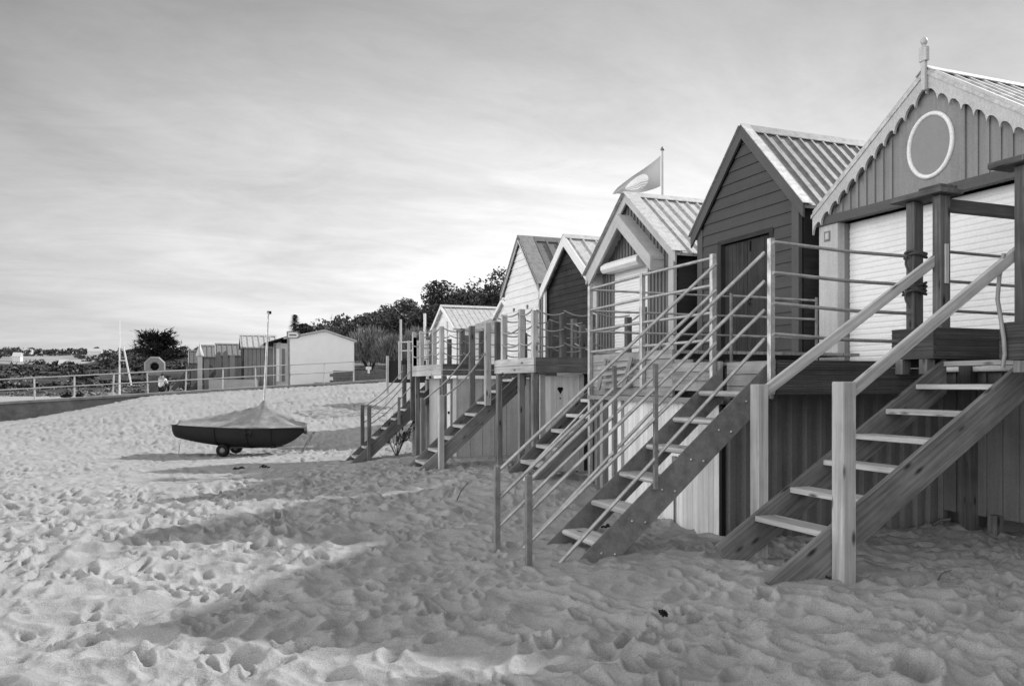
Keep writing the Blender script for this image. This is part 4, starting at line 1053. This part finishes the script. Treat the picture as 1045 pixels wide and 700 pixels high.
def low_wall():
    o = MB(); n = 6
    for i in range(n):
        for j in range(12):
            x0 = 6.6 + j * .36 + (.18 if i % 2 else 0); o.box((x0, 43.2, 1.3 + i * .17 + .005), (x0 + .35, 43.5, 1.3 + (i + 1) * .17))
    w = o.build('low_wall', paint('dark_block_wall', .17, .9, .6, .15)); rebase(w, (8, 43.3, 1.5)); tag(w, 'low dark block wall running from the white building to the black panel', 'wall')
    c = MB(); c.box((5.7, 42.3, 1.55), (10, 43.0, 1.70)); c = c.build('wall_kerb', M['concrete']); rebase(c, (8, 42.6, 1.6)); tag(c, 'pale concrete kerb in front of the low block wall', 'kerb')
    p = at(379, 377, 43.5 / 1.02); b = MB(); b.box((p.x - .14, 43.12, p.z - .0), (p.x + .14, 43.19, p.z + .16)); b.box((p.x - .05, 43.12, p.z - .2), (p.x + .05, 43.18, p.z - .001)); b = b.build('wall_plaque', M['white'])
    rebase(b, (p.x, 43.15, p.z)); tag(b, 'small white T-shaped plaque on the low block wall', 'plaque')
    a = at(397, 392, 34); q = at(440, 392, 33); pn = MB(); pn.bar((a.x, a.y, 2.12), (q.x, q.y, 2.12), .05, .92); pn = pn.build('black_panel', M['black']); rebase(pn, (a.x, a.y, 1.7)); tag(pn, 'black panel screen standing beside the farthest stair', 'screen')
    ps = MB().box((a.x - .12, a.y - .06, 1.2), (a.x - .02, a.y + .04, 2.78), (0, 0, 1)).build('panel_post', M['light']); rebase(ps, (a.x, a.y, 1.3)); tag(ps, 'pale post at the left end of the black panel', 'post')
low_wall()
# far beach huts seen over the ramp
def far_hut(u0, u1, d, zr, ze, zb, label, wallm, roofm, frontm, depth=None):
    a = at(u0, 392, d); b = at(u1, 392, d); X = a.x; L = (b.x - a.x); Yn = a.y; W_ = 2.2
    t = thing('beach_hut', label, 'beach hut', (X, Yn + W_ / 2, zb), 'small beach huts behind the ramp')
    Yc = Yn + W_ / 2; m = (zr - ze) / (W_ / 2 + .08); top = roofline(Yc, zr, m, .05); hw = W_ / 2
    mb = MB(); x = X + .05
    while x < X + L - .02:
        mb.box((x, Yn, zb), (x + .2, Yn + .04, top(Yn)), (0, 0, 1)); x += .22
    mb.build('side_wall', wallm, t); MB().box((X + .05, Yn + 2 * hw - .04, zb), (X + L, Yn + 2 * hw, top(Yn))).build('side_wall', wallm, t)
    MB().prism(gable_pts(Yc, hw, zb, top), X, X + .045, 'x').build('front_wall', frontm, t)
    MB().box((X - .03, Yc - .4, zb + .1), (X - .005, Yc + .4, zb + 1.7)).build('door', M['greydoor'], t)
    roof(t, X, Yc, zr, m, hw + .1, L, .12, roofm, .3, .05); barge(t, X - .1, Yc, zr, m, hw + .12, .14, M['light'], .03, .03)
    return t
far_hut(248, 285, 44.5, 4.35, 3.65, 1.2, 'grey boarded hut with a bright ribbed roof, next to the white building', M['gablegrey'], M['rooflight'], M['darkclap'])
far_hut(222, 246, 48.5, 4.05, 3.35, 1.0, 'small dark hut with a grey ribbed roof, second from the white building', M['clad'], M['roofmid'], M['darkclap'])
far_hut(207, 226, 52.5, 4.15, 3.4, .9, 'small dark hut with a grey roof, third from the white building', M['clad'], M['roofmid'], M['darkclap'])
far_hut(194, 211, 57, 4.0, 3.1, .8, 'leftmost dark hut of the group behind the ramp railing', M['cladmid'], M['roofdark'], M['darkclap'])
def far_bits():
    p = at(204, 392, 43.2); o = MB(); o.box((p.x - .12, p.y - .1, .9), (p.x + .12, p.y + .1, 3.1), (0, 0, 1)); o.lathe((p.x, p.y, 3.1), [(.2, 0), (.21, .02), (0, .72)], 4); o = o.build('pointed_post', M['light']); rebase(o, (p.x, p.y, 1)); tag(o, 'stout pale post with a pointed white cap in front of the far huts', 'post')
    for i, (u, v1, m_) in enumerate(((211, 369, 'gablegrey'), (223, 361, 'cladmid'), (230, 360, 'clad'), (237, 364, 'gablegrey'))):
        p = at(u, v1, 43.8 + i * .1); q = MB(); q.box((p.x - .12, p.y - .06, .9), (p.x + .12, p.y + .06, p.z), (0, 0, 1)); q.prism([(p.x - .13, p.z + .002), (p.x + .13, p.z + .002), (p.x + .05, p.z + .15)], p.y - .07, p.y + .07, 'y')
        q = q.build('gate_post', M[m_]); rebase(q, (p.x, p.y, 1)); tag(q, ('broad grey slant-topped post before the small far huts, leftmost of four', 'grey slant-topped post before the small far huts, second of four', 'darkest slant-topped post before the small far huts', 'short grey slant-topped post before the small far huts, rightmost of four')[i], 'post', 'slant-topped posts before the far huts')
    a = at(213, 392, 43.4); b = at(240, 392, 43.6); w = MB(); w.box((a.x, a.y - .1, .9), (b.x + 1.2, a.y + .06, 1.85)); w = w.build('boarded_fence', M['light']); rebase(w, (a.x, a.y, 1)); tag(w, 'low pale boarded fence in front of the small far huts', 'fence')
    for i, u in enumerate((176, 196, 205)):
        s_ = MB(); p = at(u, 398, 44.5); s_.bar(p, p + Vector((1.0, .2, 1.35)), .08, .22); s_.bar(p + Vector((0, 1, 0)), p + Vector((1.0, 1.2, 1.35)), .08, .22)
        for k in range(5): c = p + Vector((.2 * k + .1, .04 * k + .5, .27 * k + .15)); s_.box((c.x - .12, c.y - .5, c.z - .02), (c.x + .12, c.y + .5, c.z + .02))
        s_ = s_.build('small_stair', M['old']); rebase(s_, p); tag(s_, ('grey wooden steps beside the seated person', 'grey wooden steps under the pointed white post', 'grey wooden steps nearest the pale boarded fence')[i], 'steps', 'steps of the small far huts')
    # lifebuoy housing
    p = at(158, 374, 40.2); t = thing('lifebuoy_stand', 'octagonal white lifebuoy housing on a dark post by the ramp', 'lifebuoy', (p.x, p.y, ramp_z(p.x)))
    mb = MB(); n = 8; R0, R1 = .52, .2; vs = []; 
    for (r_, y) in ((R1, .12), (R0 * .9, .12), (R0, .05), (R0, -.05), (R0 * .88, -.12), (R1 + .05, -.12), (R1, -.06)):
        for k in range(n): a = 2 * math.pi * (k + .5) / n; vs.append((p.x + r_ * math.cos(a), p.y + y, p.z + r_ * math.sin(a)))
    fs = [(i * n + k, i * n + (k + 1) % n, ((i + 1) % 7) * n + (k + 1) % n, ((i + 1) % 7) * n + k) for i in range(7) for k in range(n)]
    mb.add(vs, fs, (0, 0, 1)); mb.build('housing', M['gablegrey'], t)
    MB().lathe((p.x, p.y + .06, p.z), [(0, 0), (.2, 0), (.2, .02)], 16, 'y').build('back_plate', M['black'], t)
    MB().box((p.x - .25, p.y - .06, ramp_z(p.x) - .1), (p.x + .15, p.y + .06, p.z - .5), (0, 0, 1)).build('post', M['old'], t)
    # bare masts
    p = at(122, 392, 46); t = thing('bare_mast', 'tall thin pale mast with a leaning spar beyond the ramp', 'mast', (p.x, p.y, -.2))
    MB().tube([(p.x, p.y, -.4), (p.x, p.y, 5.2)], [.06, .03], 6).build('mast', M['white'], t); q = at(134, 393, 46.2); r_ = at(126, 354, 46); MB().tube([q, r_], .05, 6).build('spar', M['white'], t)
    z_ = at(122, 368, 46).z; MB().tube([(p.x, p.y, z_), (p.x + .38, p.y, z_)], .03, 5).build('crossbar', M['white'], t)
    # dark markers on the far sand
    for i, (u, v, h) in enumerate(((67.5, 409, 1.05), (80.5, 408, .7))):
        p = at(u, v, 100); mb = MB(); rn = random.Random(i)
        if i == 0: mb.tube([(p.x, p.y, p.z - .3), (p.x, p.y, p.z + .6)], .07, 6)
        for k in range(60):
            c = Vector((p.x + rn.gauss(0, .28), p.y + rn.gauss(0, .2), p.z + h * .62 + rn.gauss(0, .2))); mb.box(c - Vector((.1, .1, .08)), c + Vector((.1, .1, .08)))
        o = mb.build('beach_marker', M['black']); rebase(o, p); tag(o, ('dark bushy-topped stake standing on the pale far sand', 'low dark rounded clump on the pale far sand')[i], 'marker')
far_bits()
def pole(u, v0, v1, d, r, lab, mat):
    a = at(u, v0, d); b = at(u, v1, d); o = MB().tube([a, b], r, 6).build('bare_pole', mat); rebase(o, a); tag(o, lab, 'pole')
pole(409, 368, 326, 36, .05, 'thin pale pole by the black panel, left of the deck posts', M['light'])
pole(433.5, 368, 320, 27, .045, 'tall thin pale pole rising between the farthest deck posts', M['white'])
def back_fence():
    a = at(408, 358, 33); b = at(446, 358, 32); t = thing('back_fence', 'pale slim rail fence behind the farthest deck', 'fence', (a.x, a.y, 2.0))
    for k in range(5): p = a.lerp(b, k / 4); MB().box((p.x - .05, p.y - .05, 1.8), (p.x + .05, p.y + .05, 3.35), (0, 0, 1)).build('post', M['light'], t)
    for z in (3.3, 2.95): MB().tube([(a.x, a.y, z), (b.x, b.y, z)], .03, 5).build('rail', M['light'], t)
back_fence()

# ------------------------------------------------------------------ seated person by the ramp (tiny, seen from behind)
def person():
    p = at(165, 398, 41.6); g = Vector((p.x, p.y, ramp_z(p.x))); 
    def skin(name, verts, edges, radii, mat, root, parent=None, root_i=0):
        me = bpy.data.meshes.new(name); me.from_pydata([tuple(Vector(v)) for v in verts], edges, []); o = bpy.data.objects.new(name, me); col.objects.link(o); me.materials.append(mat)
        md = o.modifiers.new('skin', 'SKIN'); 
        for i, r_ in enumerate(radii): me.skin_vertices[0].data[i].radius = (r_, r_)
        me.skin_vertices[0].data[root_i].use_root = True
        o.modifiers.new('sub', 'SUBSURF').levels = 1; o.modifiers['sub'].render_levels = 1; o.parent = parent or root; return o
    t = thing('person', 'person in a white top and dark trousers sitting low on the ramp by the lifebuoy', 'person', g)
    def add_skin_layer(me):
        pass
    V = [(0, 0, .22), (0, .02, .45), (0, .0, .66), (0, -.02, .78), (0, -.04, .92), (0, -.05, 1.0), (-.19, 0, .64), (-.24, -.12, .42), (-.12, -.28, .34), (.19, 0, .64), (.24, -.12, .42), (.12, -.28, .34),
         (-.1, 0, .18), (-.14, -.36, .42), (-.12, -.42, .06), (-.12, -.55, .03), (.1, 0, .18), (.14, -.36, .42), (.12, -.42, .06), (.12, -.55, .03)]
    E = [(0, 1), (1, 2), (2, 3), (3, 4), (4, 5), (2, 6), (6, 7), (7, 8), (2, 9), (9, 10), (10, 11), (0, 12), (12, 13), (13, 14), (14, 15), (0, 16), (16, 17), (17, 18), (18, 19)]
    Rr = [.14, .13, .15, .06, .1, .08, .065, .05, .035, .065, .05, .035, .09, .07, .05, .04, .09, .07, .05, .04]
    bm = bmesh.new(); lay = bm.verts.layers.skin.verify(); vv = []
    for q, r_ in zip(V, Rr):
        x = bm.verts.new(q); x[lay].radius = (r_, r_); vv.append(x)
    vv[0][lay].use_root = True
    for a, b in E: bm.edges.new((vv[a], vv[b]))
    me = bpy.data.meshes.new('body'); bm.to_mesh(me); bm.free(); me.materials.append(M['skin']); o = bpy.data.objects.new('body', me); col.objects.link(o); o.modifiers.new('skin', 'SKIN'); s_ = o.modifiers.new('sub', 'SUBSURF'); s_.levels = s_.render_levels = 1; o.parent = t; o.rotation_euler = (0, 0, R(150))
    def piece(name, idx, edges, grow, mat):
        bm = bmesh.new(); lay = bm.verts.layers.skin.verify(); vs = {}
        for i in idx: x = bm.verts.new(V[i]); x[lay].radius = (Rr[i] + grow,) * 2; vs[i] = x
        vs[idx[0]][lay].use_root = True
        for a, b in edges: bm.edges.new((vs[a], vs[b]))
        me = bpy.data.meshes.new(name); bm.to_mesh(me); bm.free(); me.materials.append(mat); q = bpy.data.objects.new(name, me); col.objects.link(q); q.modifiers.new('skin', 'SKIN'); w = q.modifiers.new('sub', 'SUBSURF'); w.levels = w.render_levels = 1; q.parent = o
    piece('shirt', (1, 0, 2, 6, 7, 9, 10), [(0, 1), (1, 2), (2, 6), (6, 7), (2, 9), (9, 10)], .025, M['cloth_w'])
    piece('trousers', (0, 12, 13, 14, 16, 17, 18), [(0, 12), (12, 13), (13, 14), (0, 16), (16, 17), (17, 18)], .02, M['cloth_d'])
    h = MB().lathe((0, .0, .92), [(.0, .14), (.07, .12), (.115, .05), (.12, -.02), (.10, -.07)], 12); hh = h.build('hair', M['hair']); hh.parent = o
person()

# ------------------------------------------------------------------ vegetation
def crown(mb, c, rad, n, size, rs, flat=.5, lobes=7, gap=.55):
    """many small leaf faces spread through lobes of different size"""
    c = Vector(c); L = []
    for i in range(lobes):
        v = Vector((rs.gauss(0, 1), rs.gauss(0, 1), rs.gauss(0, 1))).normalized() * rs.uniform(.25, .72)
        L.append((Vector((v.x * rad[0], v.y * rad[1], v.z * rad[2])), rs.uniform(.28, .55)))
    vs = []; fs = []
    for i in range(n):
        o, k = rs.choice(L); v = Vector((rs.gauss(0, 1), rs.gauss(0, 1), rs.gauss(0, 1))).normalized() * (rs.random() ** .35) * k
        p = c + o + Vector((v.x * rad[0], v.y * rad[1], v.z * rad[2]))
        s_ = size * rs.uniform(.5, 1.3); a = Vector((rs.gauss(0, 1), rs.gauss(0, 1), rs.gauss(0, .6))).normalized(); b = a.cross(Vector((rs.gauss(0, 1), rs.gauss(0, 1), rs.gauss(0, 1)))).normalized()
        k0 = len(vs); vs += [p - a * s_, p - b * s_ * .45, p + a * s_, p + b * s_ * .45]; fs.append((k0, k0 + 1, k0 + 2, k0 + 3))
    mb.add(vs, fs)
def tree(u, vtop, vbase, d, wpx, label, seed, mat='foliage', n=2200, name='hillside_tree', cat='tree', group='trees on the hillside', size=.17, lobes=9):
    rs = random.Random(seed); a = at(u, vbase, d); b = at(u, vtop, d); H = b.z - a.z; w = wpx * d / F / 1.45
    t = thing(name, label, cat, tuple(a), group)
    tk = MB(); base = Vector((a.x, a.y, a.z - 1.0)); mid = Vector((a.x + rs.uniform(-.3, .3), a.y, a.z + H * .55))
    tk.tube([base, base.lerp(mid, .6) + Vector((.1, 0, 0)), mid], [.22, .16, .08], 6)
    for k in range(5):
        an = rs.uniform(0, 6.28); tk.tube([base.lerp(mid, rs.uniform(.5, .95)), mid + Vector((math.cos(an) * w * .6, math.sin(an) * w * .6, H * rs.uniform(.0, .3)))], [.07, .025], 5)
    tk.build('trunk', M['bark'], t)
    cr = MB(); crown(cr, (a.x, a.y, a.z + H * .52), (w * 1.1, w * .9, H * .62), n, size, rs, lobes=lobes); cr.build('crown', M[mat], t, recalc=False)
TL = [(508, 268, 345, 62, 52, 'tallest dark tree, directly behind the white weatherboard hut', 2600),
      (478, 290, 345, 66, 40, 'dark tree between the tallest tree and the spiky-topped one', 2000),
      (448, 291, 345, 70, 44, 'spiky-topped dark tree above the low white huts', 2200),
      (420, 308, 345, 74, 42, 'rounded dark tree left of the spiky-topped tree', 2000),
      (396, 313, 345, 76, 40, 'broad dark tree over the pale feathery bush', 2000),
      (372, 320, 348, 78, 36, 'low dark tree above the right end of the white building', 1700),
      (350, 326, 350, 80, 34, 'low spreading tree over the roof of the white building', 1500),
      (328, 331, 350, 82, 30, 'lowest dark bushy tree peeping over the white building apex', 1200)]
for i, (u, vt, vb, d, w, lab, n) in enumerate(TL): tree(u, vt + 3, vb + 12, d, w, lab, 40 + i, n=int(n * 3.6), lobes=16)
# fill of scrub under the trees: reads as one mass
def scrub():
    rs = random.Random(5); mb = MB()
    for i in range(80):
        u = rs.uniform(325, 545); d = rs.uniform(58, 86); p = at(u, 392, d); v = rs.uniform(336, 358) - max(0, u - 345) * .22 * rs.random(); q = at(u, v, d)
        crown(mb, q, (rs.uniform(1.6, 3), rs.uniform(1.6, 3), rs.uniform(1.0, 2.0)), 700, .17, rs, lobes=5)
    o = mb.build('hillside_scrub', M['foliage'], recalc=False); o['kind'] = 'stuff'
    mb = MB()
    for i in range(36):
        u = rs.uniform(90, 250); d = rs.uniform(46, 74); X = at(u, 392, d); h = float(bank_h(np.array([X.x]), np.array([X.y]))[0])
        crown(mb, (X.x, X.y, h + .25), (rs.uniform(.8, 2), rs.uniform(.8, 2), rs.uniform(.15, .45)), 130, .13, rs, lobes=3)
    o = mb.build('shore_scrub', M['scrub'], recalc=False); o['kind'] = 'stuff'
scrub()
def tamarisk(u, vt, vb, d, wpx, lab, seed):
    rs = random.Random(seed); a = at(u, vb, d); b = at(u, vt, d); H = b.z - a.z; w = wpx * d / F / 2
    t = thing('feathery_bush', lab, 'bush', tuple(a), 'pale feathery bushes'); mb = MB(); vs = []; fs = []; st = MB()
    for i in range(6000):
        an = rs.uniform(0, 6.28); r_ = rs.random() ** .5; x = math.cos(an) * r_ * w; y = math.sin(an) * r_ * w * .7; top = H * math.sqrt(max(0, 1 - r_ * r_ * .85)) * rs.uniform(.78, 1.06)
        z = top * rs.uniform(.25, 1.0); p = a + Vector((x, y, z)); dr = Vector((x * .35 / w + rs.gauss(0, .25), rs.gauss(0, .25), 1)).normalized(); sd_ = dr.cross(Vector((rs.gauss(0, 1), rs.gauss(0, 1), 0))).normalized() * .035
        l = rs.uniform(.25, .6); k0 = len(vs); vs += [p - sd_, p + sd_, p + dr * l]; fs.append((k0, k0 + 1, k0 + 2))
    mb.add(vs, fs); mb.build('foliage', M['tamarisk'], t, recalc=False)
    for i in range(12): an = rs.uniform(0, 6.28); st.tube([a - Vector((0, 0, .5)), a + Vector((math.cos(an) * w * .6, math.sin(an) * w * .4, H * .7))], [.05, .015], 5)
    st.build('stems', M['bark'], t)
tamarisk(377, 337, 374, 50, 56, 'pale feathery bush right beside the white building, largest of three', 1)
tamarisk(402, 345, 374, 49, 44, 'pale feathery bush between the largest one and the thin pole', 2)
tamarisk(428, 338, 370, 47, 44, 'pale feathery bush behind the farthest deck posts', 3)
def cypress(u, vt, vb, d, wpx, lab, seed):
    rs = random.Random(seed); a = at(u, vb, d); b = at(u, vt, d); H = b.z - a.z; w = wpx * d / F / 2
    t = thing('cypress_tree', lab, 'tree', tuple(a)); tk = MB(); tk.tube([a - Vector((0, 0, 1)), a + Vector((0, 0, H * .6))], [.3, .1], 6); mb = MB(); vs = []; fs = []
    for i in range(58):
        an = rs.uniform(0, 6.28); hz = rs.random(); zz = H * (.08 + .72 * hz); ln = w * (1.0 - .62 * hz ** 1.6) * rs.uniform(.75, 1.1)
        o = a + Vector((0, 0, zz)); e = o + Vector((math.cos(an) * ln, math.sin(an) * ln, H * rs.uniform(.06, .22))); tk.tube([o, e], [.06, .015], 4)
        for k in range(75):
            f = rs.uniform(.2, 1.04); p = o.lerp(e, f) + Vector((rs.gauss(0, .22), rs.gauss(0, .22), rs.gauss(0, .13))); dr = ((e - o).normalized() + Vector((rs.gauss(0, .45), rs.gauss(0, .45), rs.gauss(0, .3)))).normalized(); sd_ = dr.cross(Vector((rs.gauss(0, .3), rs.gauss(0, .3), 1))).normalized() * .08
            l = rs.uniform(.2, .5); k0 = len(vs); vs += [p - sd_, p + sd_, p + dr * l]; fs.append((k0, k0 + 1, k0 + 2))
    tk.build('trunk', M['bark'], t); mb.add(vs, fs); mb.build('crown', M['cypress'], t, recalc=False)
cypress(160, 338, 374, 66, 62, 'wide dark cypress tree standing beyond the lifebuoy', 9)
def conifer(u, vt, vb, d, lab, seed):
    rs = random.Random(seed); a = at(u, vb, d); b = at(u, vt, d); H = b.z - a.z; t = thing('small_conifer', lab, 'tree', tuple(a)); tk = MB().tube([a - Vector((0, 0, .5)), b], [.12, .03], 5); tk.build('trunk', M['bark'], t); vs = []; fs = []
    for i in range(900):
        h = rs.random(); r_ = (1 - h) * H * .32 * (1 + .4 * math.sin(h * 30)) + .08; an = rs.uniform(0, 6.28); p = a + Vector((math.cos(an) * r_ * rs.random(), math.sin(an) * r_, h * H)); s_ = .14
        q = Vector((math.cos(an), math.sin(an), -.2)); sd_ = Vector((-math.sin(an), math.cos(an), 0)) * s_ * .4; k0 = len(vs); vs += [p - sd_, p + sd_, p + q * s_ * 2.0]; fs.append((k0, k0 + 1, k0 + 2))
    mb = MB(); mb.add(vs, fs); mb.build('crown', M['foliage'], t, recalc=False)
conifer(301, 321, 345, 62, 'small pointed conifer rising above the far end of the white building roof', 3)
tree(315, 328, 345, 64, 26, 'small windswept tree between the pointed conifer and the white building apex', 77, n=700, name='windswept_tree', group=None, size=.2, lobes=4)
def bramble():
    rs = random.Random(8); a = at(405, 466, 20.6); a.z = gz(a.x, a.y); t = thing('bramble_bush', 'straggly dark plant growing in the shade under the farthest stair', 'plant', tuple(a)); st = MB(); vs = []; fs = []
    for i in range(16):
        an = rs.uniform(0, 6.28); e = a + Vector((math.cos(an) * .45, math.sin(an) * .4, rs.uniform(.4, 1.0))); m_ = a.lerp(e, .5) + Vector((0, 0, .12)); st.tube([a - Vector((0, 0, .05)), m_, e], .008, 4)
        for k in range(10):
            p = m_.lerp(e, rs.random()) + Vector((rs.gauss(0, .05),) * 3); q = Vector((rs.gauss(0, 1), rs.gauss(0, 1), rs.gauss(0, 1))).normalized() * .06; r_ = q.cross(Vector((0, 0, 1))).normalized() * .03; k0 = len(vs); vs += [p - q, p - r_, p + q, p + r_]; fs.append((k0, k0 + 1, k0 + 2, k0 + 3))
    st.build('stems', M['bark'], t); mb = MB(); mb.add(vs, fs); mb.build('leaves', M['scrub'], t, recalc=False)
bramble()
# rocks on the shore behind the ramp
def rocks():
    rs = random.Random(11)
    for i in range(30):
        u = rs.uniform(60, 200); d = rs.uniform(45, 62); p = at(u, 392, d); h = float(bank_h(np.array([p.x]), np.array([p.y]))[0]); bm = bmesh.new(); bmesh.ops.create_icosphere(bm, subdivisions=2, radius=1)
        sx, sy, sz = rs.uniform(.4, 1.1), rs.uniform(.4, .9), rs.uniform(.25, .55)
        for v in bm.verts: 
            k = 1 + .3 * (vnoise(np.array([v.co.x * 2 + i * 3 + 9.]), np.array([v.co.y * 2 + v.co.z * 2 + 9.]))[0] - .5) * 2; v.co = Vector((v.co.x * sx * k, v.co.y * sy * k, v.co.z * sz * k))
        me = bpy.data.meshes.new('shore_rock'); bm.to_mesh(me); bm.free(); me.materials.append(M['stone']); o = bpy.data.objects.new('shore_rock', me); col.objects.link(o); o.location = (p.x, p.y, h + .1); tag(o, 'grey boulder among the scrub behind the ramp railing', 'rock', 'boulders behind the ramp')
rocks()
# far shore: trees reading as one wood, some houses
def far_shore():
    rs = random.Random(21); mb = MB()
    def gh(p): return float(far_h(np.array([p.x]), np.array([p.y]))[0])
    for i in range(150):
        u = rs.uniform(-40, 330); d = rs.choice((rs.uniform(560, 640), rs.uniform(560, 640), rs.uniform(560, 640), rs.uniform(180, 520))); p = at(u, 392, d); h = gh(p); k = rs.uniform(.6, 1.25)
        crown(mb, (p.x, p.y, h + 1.6 * k), (6.5 * k, 5 * k, 3.0 * k), 110, 1.0, rs, lobes=4)
    for row in range(11):       # hedgerows
        d = 170 + row * 38 + rs.uniform(-10, 10); u0 = rs.uniform(-30, 120); n = rs.randint(18, 50); sl = rs.uniform(-1.2, 1.2)
        for i in range(n):
            p = at(u0 + i * 4.2, 392, d + i * sl); crown(mb, (p.x, p.y, gh(p) + .6), (2.2, 1.6, rs.uniform(.8, 1.7)), 26, .7, rs, lobes=2)
    o = mb.build('distant_wood', M['foliage'], recalc=False); o['kind'] = 'stuff'
    mb = MB(); rk = MB()
    for i in range(170):
        u = rs.uniform(-40, 335); d = rs.uniform(136, 235); p = at(u, 392, d); h = gh(p)
        if i % 3: crown(mb, (p.x, p.y, h + .2), (rs.uniform(1.5, 5), rs.uniform(1, 2.5), rs.uniform(.3, .8)), 60, .45, rs, lobes=3)
        else: crown(rk, (p.x, p.y, h + .1), (rs.uniform(1, 4), rs.uniform(.8, 2), rs.uniform(.3, .9)), 40, .55, rs, lobes=3)
    o = mb.build('shore_grass', M['tamarisk'], recalc=False); o['kind'] = 'stuff'; o = rk.build('shore_shingle', M['stone'], recalc=False); o['kind'] = 'stuff'
    labs = ['white cottage at the foot of the far fields, leftmost', 'white house among trees on the far skyline, farthest right of the cottages', 'small white cottage beside a hedge low on the far shore', 'pale cottage among the trees on the left skyline']
    for i, (u, d, w) in enumerate(((18, 380, 3.2), (97, 520, 8), (65, 300, 2.6), (28, 560, 6))):
        p = at(u, 392, d); h = gh(p); t = thing('far_house', labs[i], 'house', (p.x, p.y, h), 'cottages on the far shore'); a = .35; 
        MB().box((p.x - w / 2, p.y - 3, h - 1), (p.x + w / 2, p.y + 3, h + 2.2)).build('wall', M['white'], t)
        MB().prism([(p.y - 3.3, h + 2.15), (p.y + 3.3, h + 2.15), (p.y, h + 4.2)], p.x - w / 2 - .2, p.x + w / 2 + .2, 'x').build('roof', M['light'], t)
far_shore()

# ------------------------------------------------------------------ litter on the sand
def litter():
    rs = random.Random(31); spots = [(270, 480, 'dark seaweed scrap on the sunlit sand, nearest the dinghy', .1), (244, 481, 'long dark seaweed strand on the sand left of the dinghy wheel', .13), (613, 543, 'dark scrap of seaweed behind the foot of the steel stair', .2), (676, 636, 'dark clump half buried in the sand right of centre', .022)]
    for i, (u, v, lab, s_) in enumerate(spots):
        d = 1.62 * F / (v - 392); 
        for _ in range(4):
            p = at(u, v, d); d = (1.6 - gz(p.x, p.y)) * F / (v - 392)
        p = at(u, v, d); p.z = gz(p.x, p.y) + .05; mb = MB()
        for k in range(14):
            c = p + Vector((rs.gauss(0, s_ * .5), rs.gauss(0, s_ * .4), abs(rs.gauss(0, .015)))); e = c + Vector((rs.gauss(0, s_ * .3), rs.gauss(0, s_ * .3), rs.uniform(.0, .02))); mb.tube([c, c.lerp(e, .5) + Vector((0, 0, .01)), e], .012, 4)
        o = mb.build('seaweed', M['black']); rebase(o, p); tag(o, lab, 'seaweed', 'seaweed scraps on the sand')
    for i, (u, v, lab, ln, up) in enumerate(((466, 510, 'short dark twig standing up from the sand left of the steel stair', .22, .9), (955, 595, 'driftwood stick lying in front of the nearest hut', .18, .5), (952, 535, 'offcut of timber in the shade beside the under-wall', .3, .15))):
        d = (1.6) * F / (v - 392)
        for _ in range(4):
            p = at(u, v, d); d = (1.6 - gz(p.x, p.y)) * F / (v - 392)
        p = at(u, v, d); p.z = gz(p.x, p.y) + .02; e = p + Vector((ln * .6, -ln * .3, ln * up)); o = MB().tube([p - Vector((0, 0, .03)), p.lerp(e, .5) + Vector((0, .02, .01)), e], [.007, .006, .004] if i < 2 else .02, 6).build('stick', M['bark'] if i < 2 else M['old']); rebase(o, p); tag(o, lab, 'stick')
litter()
